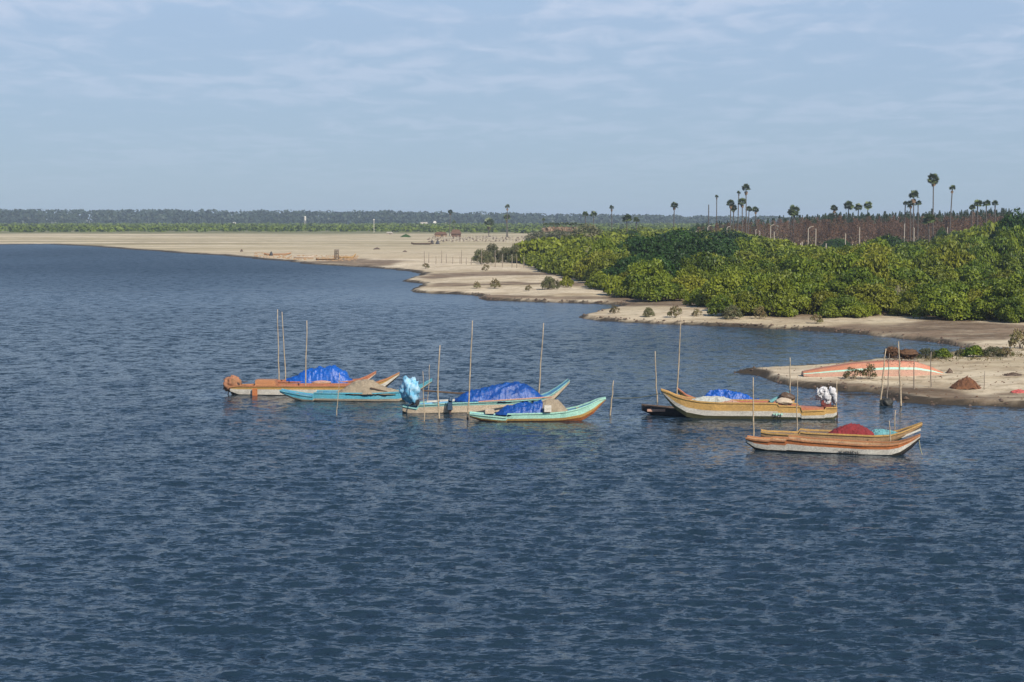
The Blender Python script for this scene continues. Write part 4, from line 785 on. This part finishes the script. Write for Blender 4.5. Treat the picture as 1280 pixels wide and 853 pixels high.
# ------------------------------------------------------------------ bare shrubs
def bare_mesh(seed, n=26, h=1.0):
    b = MB(); rr = random.Random(seed)
    def br(p, d, l, r, lev):
        q = p + d * l; b.tube([p, p.lerp(q, .5) + Vector((rr.uniform(-1, 1), rr.uniform(-1, 1), 0)) * l * .07, q], [r, r * .8, r * .55], 4)
        if lev:
            for _ in range(3): br(q, (d + Vector((rr.gauss(0, .45), rr.gauss(0, .45), rr.uniform(-.1, .35)))).normalized(), l * .68, r * .55, lev - 1)
    for _ in range(5): br(Vector((0, 0, 0)), Vector((rr.gauss(0, .4), rr.gauss(0, .4), 1)).normalized(), .38, .022, 3)
    return b.mesh('bare_branches', M['pale_bark'])
bares = [bare_mesh(1), bare_mesh(2)]
for px, Y, zb_, h, lab in ((1124, 178, 1.6, 2.6, 'grey leafless shrub sticking out of the thicket at the right'), (825, 330, 4.4, 5.0, 'leafless grey tree behind the dark patch of the thicket'), (1234, 330, 5.5, 7.5, 'pale leafless tree rising above the right end of the thicket'),
    (1218, 335, 4.0, 6.5, 'smaller leafless tree left of the pale leafless tree'), (742, 300, 2.2, 6.0, 'thin leafless tree above the left end of the thicket')):
    x = (px - 640) / F_PX * Y; z = hz(x, Y); o = empty('dead_tree', (x, Y, z), px, lab, 'tree'); link('branches', bares[int(px) % 2], o, scale=(h * 0.55, h * 0.55, (zb_ + h * .6) if px != 1124 else h * 1.25))
# ------------------------------------------------------------------ palms
def fan_leaf(V, Fq, o, d, L, blades, rg):
    d = d.normalized(); side = d.cross(Vector((0, 0, 1)))
    if side.length < .1: side = Vector((1, 0, 0))
    side.normalize(); up = side.cross(d).normalized(); base = o + d * L * 0.42; roll = rg.uniform(-.8, .8)
    s2 = side * math.cos(roll) + up * math.sin(roll); n_ = d.cross(s2)
    V += [o - s2 * .02, o + s2 * .02, base + s2 * .025, base - s2 * .025]; k = len(V) - 4; Fq.append((k, k + 1, k + 2, k + 3))
    for j in range(blades):
        a = (j / (blades - 1) - .5) * 2.9; dd = (d * math.cos(a) + s2 * math.sin(a)).normalized(); tip = base + dd * L * .58 * rg.uniform(.88, 1.05) + n_ * rg.uniform(-.05, .05) * L - Vector((0, 0, .06 * L)); pr = dd.cross(n_) * L * .085; m_ = base.lerp(tip, .6)
        k = len(V); V += [base, m_ - pr, tip, m_ + pr]; Fq.append((k, k + 1, k + 2, k + 3))
def palm_crown(seed, n=34, L=1.75, low=-0.25, m=None, dead=False):
    rg = random.Random(seed); V = []; Fq = []
    for i in range(n):
        if dead: el = rg.uniform(-1.5, -0.75)
        else: el = math.asin(min(1, low + (1 - low) * (i + .5) / n))
        th = i * 2.399 + rg.random() * .4; d = Vector((math.cos(th) * math.cos(el), math.sin(th) * math.cos(el), math.sin(el)))
        fan_leaf(V, Fq, Vector((0, 0, -0.25 if dead else 0)), d, L * (rg.uniform(.7, .9) if dead else (rg.uniform(.85, 1.1) if i % 3 else rg.uniform(.5, .7))), 9, rg)
    me = npmesh('palm_fronds', np.array([tuple(v) for v in V]), np.array(Fq), m); attr(me, 'v', [rg.random() for _ in Fq], 'FACE'); return me
pc = [palm_crown(i, (32, 26, 40)[i], m=M['palm_leaf'], low=(-0.6, -0.2, -0.8)[i]) for i in range(3)]; pdm = [palm_crown(10 + i, 16, m=M['dead_frond'], dead=True) for i in range(2)]
tb = MB(); tb.tube([(0, 0, 0), (.03, 0, .12), (.05, .02, .5), (0, .04, 1.0)], [.30, .21, .17, .16], 8); ptr = tb.mesh('palm_trunk', M['palm_bark'], True)
def palm(px, ytop, dia, Y, lab, dead=True, kind=0, group=None):
    x = (px - 640) / F_PX * Y; rad = dia / 2 * Y / F_PX; ztop = atY(px, ytop, Y)[2] - rad * .9; z0 = hz(x, Y); s = rad / 1.45
    o = empty('palmyra_palm', (x, Y, z0), px * 1.7, lab, 'palm tree', group); o.rotation_euler.x = 0.03 * math.sin(px * 3.1); o.rotation_euler.y = 0.03 * math.cos(px * 5.3)
    link('trunk', ptr, o, scale=(1, 1, ztop - z0)); link('crown', pc[kind], o, (0, 0.04, ztop - z0), scale=(s * (1, .85, 1)[kind], s * (1, .85, 1)[kind], s * (1, 1.15, 1)[kind]))
    if dead: link('dead_fronds', pdm[int(px) % 2], o, (0, 0.04, ztop - z0), scale=(s * .62, s * .62, s * 1.15))
for a in ((562, 262, 6.5, 900, 'thin far palm left of the fence, above the brown hut', True, 0), (568, 276, 6, 950, 'low far palm just right of the thin palm by the brown hut', False, 1), (611, 273, 13, 860, 'low bushy palm with dead fronds at the far fence', True, 0),
  (634.5, 256, 7, 850, 'tall palm, upper of the stacked pair at the far fence', True, 1), (633, 268, 9, 860, 'shorter palm behind the tall far palm, its crown lower', True, 0), (680, 273, 5, 800, 'tiny palm left of the reddish young palms', False, 1),
  (732, 265, 9, 640, 'left palm of the close low pair beyond the thicket', False, 1), (742, 264.5, 10, 640, 'right palm of the close low pair beyond the thicket', False, 1), (764.5, 257, 7, 620, 'single slim palm right of the low pair', True, 1), (784, 268, 12, 560, 'low shaggy palm beyond the left end of the thicket', False, 0),
  (795, 272, 9, 570, 'smallest low palm beyond the left end of the thicket', False, 1), (841, 252.5, 9.5, 600, 'lone palm with orange dead fronds above the dark patch', True, 0), (895, 244, 5, 560, 'very slim palm with a tiny crown, left of the palm cluster', True, 1),
  (912, 250, 10, 520, 'leftmost palm of the crowded palm cluster', True, 0), (916, 256, 9, 525, 'low palm in the left of the crowded cluster', True, 2), (921, 239, 5.5, 540, 'thin-crowned palm standing up behind the crowded cluster', True, 1), (927, 248, 11, 520, 'full-crowned palm in the middle of the crowded cluster', True, 0), (933, 230.5, 12.5, 520, 'tallest palm of the crowded cluster', True, 1),
  (934, 258, 8, 530, 'lowest right palm of the crowded cluster', False, 0), (945, 258.5, 8.5, 560, 'small separate palm right of the crowded cluster', True, 0), (991, 256.5, 15, 520, 'wide bushy palm alone above the left casuarinas', False, 2), (988, 262, 11, 530, 'second crown behind the wide bushy palm', False, 0),
  (1041, 256.5, 9, 560, 'small leftmost palm of the round-crowned row', True, 0), (1059, 251.5, 13, 550, 'largest round-crowned palm of the row of three', False, 2), (1072, 254.5, 10.5, 555, 'middle round-crowned palm of the row of three', False, 2), (1082.5, 252, 11, 550, 'right round-crowned palm of the row of three', False, 2),
  (1140.5, 239, 14, 470, 'large palm with drooping crown above a lower crown', True, 1), (1137, 250, 10, 475, 'lower shaggy palm under the large drooping one', True, 2), (1146, 250.5, 8, 478, 'small palm at the right foot of the large drooping one', False, 0), (1129, 252, 7, 480, 'small dark palm at the left foot of the large drooping one', False, 1),
  (1165.5, 217, 15, 470, 'tallest palm of all, with a round full crown', True, 2), (1185, 232, 9, 480, 'second tallest palm, thin crown over orange dead fronds', True, 1), (1161, 268, 15, 400, 'low palm bush in front of the brown casuarinas', False, 0),
  (1221, 250, 11, 420, 'left of the dark palms near the right edge', False, 0), (1231, 250, 10, 425, 'middle of the dark palms near the right edge', False, 0), (1243.5, 251, 9.5, 430, 'right of the dark palms near the right edge, flat crown', False, 1), (1213, 256, 8, 430, 'lowest of the dark palms near the right edge', False, 0)):
    palm(*a)
for i, px in enumerate((682, 687, 692, 697, 702, 708, 714, 719)):
    Y = 700 + 15 * (i % 3); x = (px - 640) / F_PX * Y; z0 = hz(x, Y); o = empty('young_palm', (x, Y, z0), px, 'low young palm with reddish dry fronds in the row left of the thicket', 'palm tree', 'reddish young palms'); s = 1.5
    link('trunk', ptr, o, scale=(1, 1, 6.0)); link('crown', pc[1], o, (0, 0, 7.2), scale=(s * .5, s * .5, s * .5)); link('dead_fronds', pdm[i % 2], o, (0, 0, 7.4), scale=(s * 1.25, s * 1.25, s * 1.4))
x = (885 - 640) / F_PX * 560; z = hz(x, 560); b = MB(); b.tube([(0, 0, 0), (.05, 0, 8), (0, 0, atY(885, 256, 560)[2] - z)], [.3, .2, .17], 8); tag(b.build('dead_palm_trunk', M['palm_bark'], loc=(x, 560, z)), 'bare headless palm trunk left of the very slim palm', 'trunk')

# ------------------------------------------------------------------ casuarina plantation
def casu(seed):
    rg = np.random.default_rng(seed); n = 1500; t = np.where(rg.random(n) < .5, rg.random(n), 1 - np.sqrt(rg.random(n))); r = (1 - t) ** 0.8 * .25 + .004; th = rg.random(n) * 6.28; q = np.sqrt(rg.random(n)); P = np.column_stack([r * q * np.cos(th), r * q * np.sin(th), .12 + .88 * t]); res = []; cut = (.72, .8, .86, .9, .94)[seed]
    for lo, hi_, m_, nm in ((.0, cut, 'dead_needle', 'dead_branches'), (cut + .01, 1.01, 'needle', 'crown')):
        Q = P[(P[:, 2] >= lo) & (P[:, 2] < hi_)]; V, Fq = leaves(Q, .018, np.array([0, 0, 0.0]), .2, .35, rg, .8); me = npmesh(nm, V, Fq, M[m_]); attr(me, 'v', rg.random(len(Q)), 'FACE'); res.append(me)
    return res
cas = [casu(i) for i in range(5)]; tb = MB(); tb.tube([(0, 0, 0), (0, 0, .5), (.0, 0, .97)], [.014, .010, .003], 6); ctr = tb.mesh('casuarina_trunk', M['branch_bark'])
rg = random.Random(17); nC = 0
top_px = lambda px: np.interp(px, [870, 940, 985, 1020, 1050, 1100, 1140, 1200, 1260], [279, 274.5, 272, 268.5, 267.5, 267.5, 266.5, 265, 262])
for row, Y in enumerate((505, 530, 560, 600, 650)):
    step = 6.2 - row * .25; px = 870 + rg.random() * 4
    while px < 1262:
        yy = Y + rg.uniform(-10, 10); tp = top_px(px) + rg.gauss(0.5, 1.9); x = (px - 640) / F_PX * yy
        if px < 985 and row < 2: px += step * 2; continue
        tp += 2.2 * (float(fbm(np.array([px / 22]), np.array([row * 2.3]), 44, 2)[0]) - .4); ztop = atY(px, tp, yy)[2]; z0 = hz(x, yy); h = ztop - z0; o = empty('casuarina_tree', (x, yy, z0), rg.random() * 6, 'slender casuarina with rust-brown lower branches and green tip in the plantation', 'tree', 'casuarinas of the plantation'); c = cas[rg.randrange(5)]
        s = (h * rg.uniform(.7, 1.15), ) * 2 + (h,); link('trunk', ctr, o, scale=s); link('dead_branches', c[0], o, scale=s); link('crown', c[1], o, scale=s); nC += 1; px += step * rg.uniform(.35, 1.6)
print('casuarinas', nC)
# undergrowth in front of and beneath the plantation, scrub left of it
def scrub(name, polyW, n, hmin, hmax, leaf, m, per=18, seed=0):
    rg = np.random.default_rng(seed); P = polyW; X = rg.uniform(P[:, 0].min(), P[:, 0].max(), n * 4); Y = rg.uniform(P[:, 1].min(), P[:, 1].max(), n * 4); k = in_poly(X, Y, P); X, Y = X[k][:n], Y[k][:n]; Zg = land_h(X, Y, np.full(X.shape, 50.0))
    H = rg.uniform(hmin, hmax, len(X)); Rr = H * rg.uniform(.6, 1.1, len(X)); idx = np.repeat(np.arange(len(X)), per); dv = rg.normal(size=(len(idx), 3)); dv /= np.linalg.norm(dv, axis=1)[:, None]; dv[:, 2] = np.abs(dv[:, 2])
    C = np.column_stack([X[idx], Y[idx], Zg[idx]]) + dv * np.column_stack([Rr[idx], Rr[idx], H[idx]]) * rg.uniform(.6, 1.05, len(idx))[:, None]
    V, Fq = leaves(C, leaf, dv, .3, .7, rg); me = npmesh(name, V, Fq, m); attr(me, 'v', np.clip(rg.random(len(X))[idx] * .8 + rg.random(len(idx)) * .3, 0, 1), 'FACE'); return tag(link(name, me), kind='stuff')
def wpoly(pts): return np.array([((px - 640) / F_PX * Y, Y) for px, Y in pts])
M['brown_scrub'] = leafmat('brown_scrub', (0.13, 0.075, 0.045), (0.10, 0.085, 0.04), trans=0)
scrub('undergrowth', wpoly([(880, 640), (985, 500), (1270, 440), (1290, 520), (1240, 520), (985, 560), (880, 700)]), 1500, 1.6, 5.5, .36, M['brown_scrub'], 30, 1)
scrub('undergrowth', wpoly([(670, 560), (760, 640), (880, 640), (960, 500), (985, 500), (900, 760), (670, 800)]), 700, 1.2, 3.8, .5, M['grey_leaf'], 26, 2)
scrub('meadow_grass', wpoly([(960, 400), (1070, 390), (1180, 380), (1200, 440), (985, 500)]), 500, .3, .8, .25, M['dry_leaf'], 12, 3)
for px, Y, r, h, lab in ((1112, 350, 6.4, 7.6, 'dark rounded tree behind the thicket below the casuarinas'), (1096, 360, 5.0, 6.6, 'dark lower tree at the left side of the rounded one'), (1045, 460, 6, 5.2, 'small dark tree behind the bent concrete posts'),
   (1150, 425, 3.5, 5.5, 'small green tree right of the pale crosshead post'), (1195, 430, 4.5, 7.5, 'green tree between the second tallest palm and the dark palms'), (1175, 440, 3.5, 8.5, 'narrow dark tree beneath the second tallest palm'), (1262, 360, 4, 11, 'dark tree in the clump at the right edge, behind'), (1268, 300, 6, 13.5, 'tall dark green tree at the right picture edge'), (1290, 300, 6, 15, 'dark tree cut by the right picture edge'), (1250, 330, 6, 10.5, 'dark green tree left of the tall one at the right edge'), (1228, 345, 5.5, 9.0, 'dark tree under the palms near the right edge'),
   (872, 560, 6, 8.8, 'dark tree beyond the thicket left of the slim palm'), (905, 540, 5, 8.0, 'dark tree under the palm cluster'), (790, 480, 6, 7.6, 'dark tree beyond the left end of the thicket'), (765, 500, 6, 7.4, 'dark tree under the single slim palm')):
    x = (px - 640) / F_PX * Y; bush('broadleaf_tree', x, Y, r, h, darkc, mstem, lab, 'tree', None, rg)
for px, Y, r, h, lab in ((735, 470, 8, 8.6, 'grey-green open-crowned tree above the left end of the thicket'), (750, 400, 5, 5.5, 'smaller grey-green tree in front of the open-crowned one'), (700, 620, 7, 6, 'grey-green tree beneath the reddish young palms'), (672, 640, 6, 5, 'grey-green tree left of the reddish young palms')):
    x = (px - 640) / F_PX * Y; bush('broadleaf_tree', x, Y, r, h, greyc, mstem, lab, 'tree', None, rg)

# ------------------------------------------------------------------ concrete posts behind the thicket
def bent_post(px, ytop, ybase, arm, lab, r=.12):
    y = 452 if px > 955 else 480; x = (px - 640) / F_PX * y; z = hz(x, y); s = y / F_PX; h = atY(px, ytop, y)[2] - z; b = MB(); a = arm * s * 0.75
    b.tube([(0, 0, -.2), (0, 0, h - abs(a) * .55), (a * .25, 0, h - abs(a) * .2), (a, 0, h)], [r, r * .9, r * .85, r * .7], 6); tag(b.build('concrete_post', M['concrete'], loc=(x, y, z)), lab, 'post')
for a in ((1009.5, 283, 311, 9, 'bent concrete post with arm to the right, largest in the clearing'), (962.5, 281, 304, 6, 'bent concrete post left of the clearing, second largest'), (967, 290, 304, 2, 'short post close beside the second largest bent post'), (1019, 286, 307, 0, 'thin straight pole right of the largest bent post'),
  (908, 283, 300, 6, 'bent post under the crowded palms, right one'), (884, 282, 299, 6, 'bent post left of the crowded palms'), (869, 289, 300, 3, 'small bent post farthest left of the bent ones'), (1056, 292, 306, 0, 'short straight post right of the clearing'), (1073.5, 284, 306, 0, 'tall straight post before the dark rounded tree'),
  (1129.5, 280, 300, 1, 'straight post right of the dark rounded tree'), (1141.5, 285, 307, -1.5, 'pale post with crosshead near the low palm bush'), (1183, 284, 296, 0, 'short post beneath the second tallest palm'), (855, 288, 299, 0, 'thin pale post left of the small bent post'), (944, 287, 301, 2, 'leaning post between the bent ones, left'), (949, 289, 302, -2, 'leaning post between the bent ones, right')):
    bent_post(*a)
for i, px in enumerate((977, 983, 993, 1002, 990, 1000, 1032, 1065, 1150, 1158)):
    y = 455; x = (px - 640) / F_PX * y; z = hz(x, y); b = MB(); h = rg.uniform(3.0, 4.4); b.box((0, 0, h / 2), (.26, .26, h), taper=.8); tag(b.build('fence_post', M['concrete'], loc=(x, y, z)), 'short pale fence post in the clearing behind the thicket', 'post', 'short fence posts in the clearing')
# far fence of pale posts
ff = empty('post_fence', ground(560, 302), 0, 'long fence of pale posts across the far sand flat', 'fence'); o0 = Vector(ff.location)
pp = [(556 + i * 4.15, 301.5 + 0.9 * math.sin(i * .4) + i * .06) for i in range(33)]; pb = MB(); pb.box((0, 0, 1.0), (.34, .34, 2.6)); pme = pb.mesh('post', M['concrete']); prev = None; rb = MB()
for px, py in pp:
    p = Vector(ground(px, py)); link('post', pme, ff, p - o0, scale=(1, 1, rg.uniform(.8, 1.25)))
    if prev: rb.tube([prev - o0 + Vector((0, 0, 1.3)), p - o0 + Vector((0, 0, 1.3))], .05, 4)
    prev = p
rb.build('rail', M['concrete'], ff)
# dark stakes in front of the grey shrubs
for i, (px, yt, ybs) in enumerate(((530.5, 314, 329), (536, 316, 329), (545, 320, 330), (552, 313, 329), (558, 318, 329), (566, 321, 330), (577, 312.5, 330), (575, 320, 330), (583, 322, 331), (589, 322, 331), (602, 312, 332), (619, 313, 334), (628, 318, 334), (640, 318, 335), (646, 320, 335), (655, 321, 335))):
    stake((px, yt), (px, ybs), 'thin dark stake in the row on the sand beside the grey shrubs', 'grey_bamboo', .11, land=True, wetm=False, name='fence_stake', cat='stake', group='row of stakes on the far sand')
# boats, frame and huts on the far shore
rr_ = random.Random(77)
def far_boat(px0, px1, py, lab, mats, hpx=4, rise=2.0, flip=False):
    a = Vector(ground(px0, py)); c = Vector(ground(px1, py)); v = c - a; L = v.length; s = a.y / F_PX; h = hpx * s
    r, _ = hull_boat('beached_boat', (px0, py), (px1, py), [(0, h * 1.1), (.15, h * .7), (.8, h * .75), (1, h * rise)], [(0, h * .3), (.1, .02), (.85, .02), (1, h * (rise - .6))], max(1.3, h), mats, (.3, .6), mats[2], M['dark_wood'], label=lab, cat='boat', group='boats on the far shore')
    r.location = a; return r
far_boat(330, 366, 323.5, 'orange boat drawn up on the far shore, left of the wooden frame', [M['dark_boot'], M['tan_wood'], M['orange_paint']], 2.4, 1.4)
far_boat(424, 444, 323.5, 'yellow-orange boat with raised bow right of the wooden frame', [M['dark_wood'], M['tan_wood'], M['ochre_paint']], 2.4, 2.6)
far_boat(395, 419, 325.5, 'brown boat lying low left of the wooden frame', [M['dark_wood'], M['dark_wood'], M['tan_wood']], 2.4, 1.2)
far_boat(368, 392, 323, 'pink and white boat between the orange one and the frame', [M['white_paint'], M['salmon_paint'], M['white_paint']], 2.4, 1.3)
far_boat(514, 540, 306, 'dark boat lying on the far flat left of the dark bundles', [M['black_tar'], M['dark_wood'], M['dark_wood']], 2.6, 1.1)
PD = []
for _ in range(420):
    px = rr_.uniform(318, 448); PD.append(ground(px, rr_.uniform(319.5, 326) + max(0, px - 400) * .02))
scatter('beach_clutter', [(p[0], p[1], p[2]) for p in PD if signed_dist(np.array([p[0]]), np.array([p[1]]), LAND[::2])[0] > 1], .15, .5, M['tan_wood'])
PD = [ground(rr_.uniform(535, 690), rr_.uniform(296, 302.5)) for _ in range(300)]; scatter('fence_litter', PD, .3, .9, M['dark_wood'])
x, y, z = ground(421, 325); s = y / F_PX; fr = empty('lookout_frame', (x, y, z), 0, 'wooden frame tower standing among the far beached boats', 'frame'); 
for a_x, a_y in ((-2.5, -.8), (2.5, -.8), (-1.6, 1), (1.6, 1)):
    b = MB(); b.tube([(a_x * s, a_y, -.2), (a_x * s * .7, a_y, 12 * s)], .13, 6); b.build('leg', M['dark_wood'], fr)
b = MB(); b.box((0, 0, 12 * s), (5.2 * s, 2.2, .3)); b.build('platform', M['grey_bamboo'], fr)
for zz in (3.2, 7.2):
    b = MB(); b.tube([(-2.4 * s, -.8, zz * s), (2.4 * s, -.8, (zz + .3) * s)], .1, 5); b.build('crossbar', M['dark_wood'], fr)
for px, py, w_, h_, m_, lab, cat, nm in ((339, 320.5, 5, 6, 'black_tar', 'dark heap on the left far beached boat', 'heap', 'net_heap'), (540, 305.5, 5, 6, 'black_tar', 'left of two dark rounded bundles on the far flat', 'bundle', 'net_bundle'), (547, 305.5, 5.5, 6, 'black_tar', 'right of two dark rounded bundles on the far flat', 'bundle', 'net_bundle'),
   (302, 315, 4, 3.5, 'dark_wood', 'dark lump by the waterline left of the beached boats', 'lump', 'driftwood'), (507, 296.5, 14, 4, 'dark_leaf', 'flat dark bush at the far edge of the sand flat', 'bush', 'shrub'), (471, 312, 9, 2.5, 'dark_wood', 'low dark driftwood on the far sand', 'driftwood', 'driftwood'), (506, 315.5, 6, 2, 'dark_wood', 'small flat dark lump on the far sand', 'driftwood', 'driftwood'), (657, 306, 4, 3, 'dark_wood', 'small dark lump right on the far flat below the fence', 'lump', 'driftwood')):
    gheap(nm, px, py, w_, h_, M[m_], lab, cat, int(px), fold=.1)
def hut(px, py, wpx, hpx, wall, roof, lab, hip=False, nm='hut', dep=5):
    x, y, z = ground(px, py); s = y / F_PX; W, H = wpx * s, hpx * s; o = empty(nm, (x, y, z), 0, lab, 'hut' if nm == 'hut' else 'building'); b = MB(); b.box((0, 0, H * .25), (W * .86, dep, H * .5)); b.build('wall', wall, o)
    b = MB(); k = .5; b.add([(-W / 2, -dep * .6, H * .42), (W / 2, -dep * .6, H * .42), (W / 2, dep * .6, H * .42), (-W / 2, dep * .6, H * .42), (-W * .3, 0, H), (W * .3, 0, H)], [(0, 1, 5, 4), (1, 2, 5), (2, 3, 4, 5), (3, 0, 4), (3, 2, 1, 0)]); b.build('roof', roof, o)
    b = MB(); b.box((W * .1, -dep * .5 - .03, H * .2), (W * .14, .08, H * .38)); b.build('door', M['dark_wood'], o); return o
hut(570, 296, 14, 9, M['brown_straw'], M['brown_straw'], 'brown thatched hut by the far fence')
hut(551, 296, 17, 6, M['tan_wood'], M['brown_straw'], 'low brown hut left of the thatched hut')
hut(543.5, 281.5, 4.5, 5, M['white_paint'], M['white_paint'], 'small white house at the foot of the far woods', nm='house')
hut(558.5, 282, 5.5, 3.6, M['white_paint'], M['concrete'], 'low white house right of the small far white house', nm='house')
hut(530, 283, 13, 5, M['sky_blue_paint'], M['concrete'], 'long pale grey-roofed shed left of the far white houses', nm='shed')
hut(293, 282, 5, 4, M['white_paint'], M['white_paint'], 'tiny white house far left before the woods', nm='house')
hut(487, 293, 9, 3, M['cream_paint'], M['concrete'], 'low pale shed at the edge of the green scrub', nm='shed')
hut(848, 284, 5, 3.5, M['white_paint'], M['white_paint'], 'small white house right of the lone palm', nm='house')
x, y, z = at(381.5, 284, .5); s = y / F_PX; s *= 0.8; wt = empty('water_tower', (x, y, z), 0, 'white water tower standing against the far woods', 'water tower')
for a_, b_ in ((-1, -1), (1, -1), (1, 1), (-1, 1)):
    b = MB(); b.tube([(a_ * 1.2 * s, b_ * 1.2 * s, 0), (a_ * 1.0 * s, b_ * s, 10 * s)], .12 * s * 1.5, 6); b.build('leg', M['concrete'], wt)
b = MB(); b.tube([(0, 0, 10 * s), (0, 0, 15.5 * s), (0, 0, 17 * s)], [1.5 * s, 1.6 * s, .8 * s], 12); b.build('tank', M['white_paint'], wt)
x, y, z = ground(467.5, 291); s = y / F_PX; b = MB(); b.tube([(0, 0, 0), (0, 0, 16 * s)], .2, 6); b.box((0, 0, 16 * s), (1.2, .5, .6)); tag(b.build('utility_pole', M['white_paint'], loc=(x, y, z)), 'white pole rising from the far green scrub', 'pole')

# ------------------------------------------------------------------ far scrub and woods
scrub('scrub', wpoly([(-500, 1180), (0, 1130), (300, 1180), (480, 1180), (690, 1040), (960, 1050), (960, 2050), (-500, 2050)]), 6500, 1.8, 3.8, 1.3, M['scrub_leaf'], 34, 11)
def woods():
    rg = np.random.default_rng(3); n = 2000; X = rg.uniform(-2300, 2300, n); row = rg.integers(0, 4, n); Y = 2300 + row * 70 + rg.uniform(-30, 30, n)
    px = 640 + X / Y * F_PX; tp = np.interp(px, [-200, 0, 150, 300, 430, 560, 680, 800, 900, 1500], [262, 261.5, 262.3, 263.5, 263.5, 265.5, 267.5, 269, 271, 272]); H = (HORIZON - tp) * Y / F_PX + CAM_H + (fbm(X / 90, row * 3.1, 8, 3) - .5) * 4 - (3 - row) * 1.2 + rg.normal(size=n) * .5; Rr = rg.uniform(9, 15, n)
    per = 90; idx = np.repeat(np.arange(n), per); dv = rg.normal(size=(len(idx), 3)); dv /= np.linalg.norm(dv, axis=1)[:, None]; cz = H * .62
    C = np.column_stack([X[idx], Y[idx], cz[idx]]) + dv * np.column_stack([Rr[idx], Rr[idx], H[idx] * .38]); lowm = rg.random(len(idx)) < .35; C[lowm, 2] = rg.random(lowm.sum()) * cz[idx][lowm]
    V, Fq = leaves(C, 2.3, dv, .2, .8, rg); me = npmesh('woods', V, Fq, M['far_leaf']); attr(me, 'v', np.clip(rg.random(n)[idx] * .8 + rg.random(len(idx)) * .2, 0, 1), 'FACE'); tag(link('woods', me), kind='stuff')
woods()

# ------------------------------------------------------------------ haze
hm = bpy.data.materials.new('haze'); hm.use_nodes = True; hn = hm.node_tree; hn.nodes.clear(); ho_ = N(hn, 'ShaderNodeOutputMaterial'); pv = N(hn, 'ShaderNodeVolumePrincipled')
pv.inputs['Density'].default_value = 0.00015; pv.inputs['Color'].default_value = (0.70, 0.84, 1.0, 1); LK(hn, pv.outputs[0], ho_.inputs['Volume'])
b = MB(); b.box((0, 4400, 15.5), (16000, 9600, 36)); tag(b.build('haze', hm), kind='stuff')
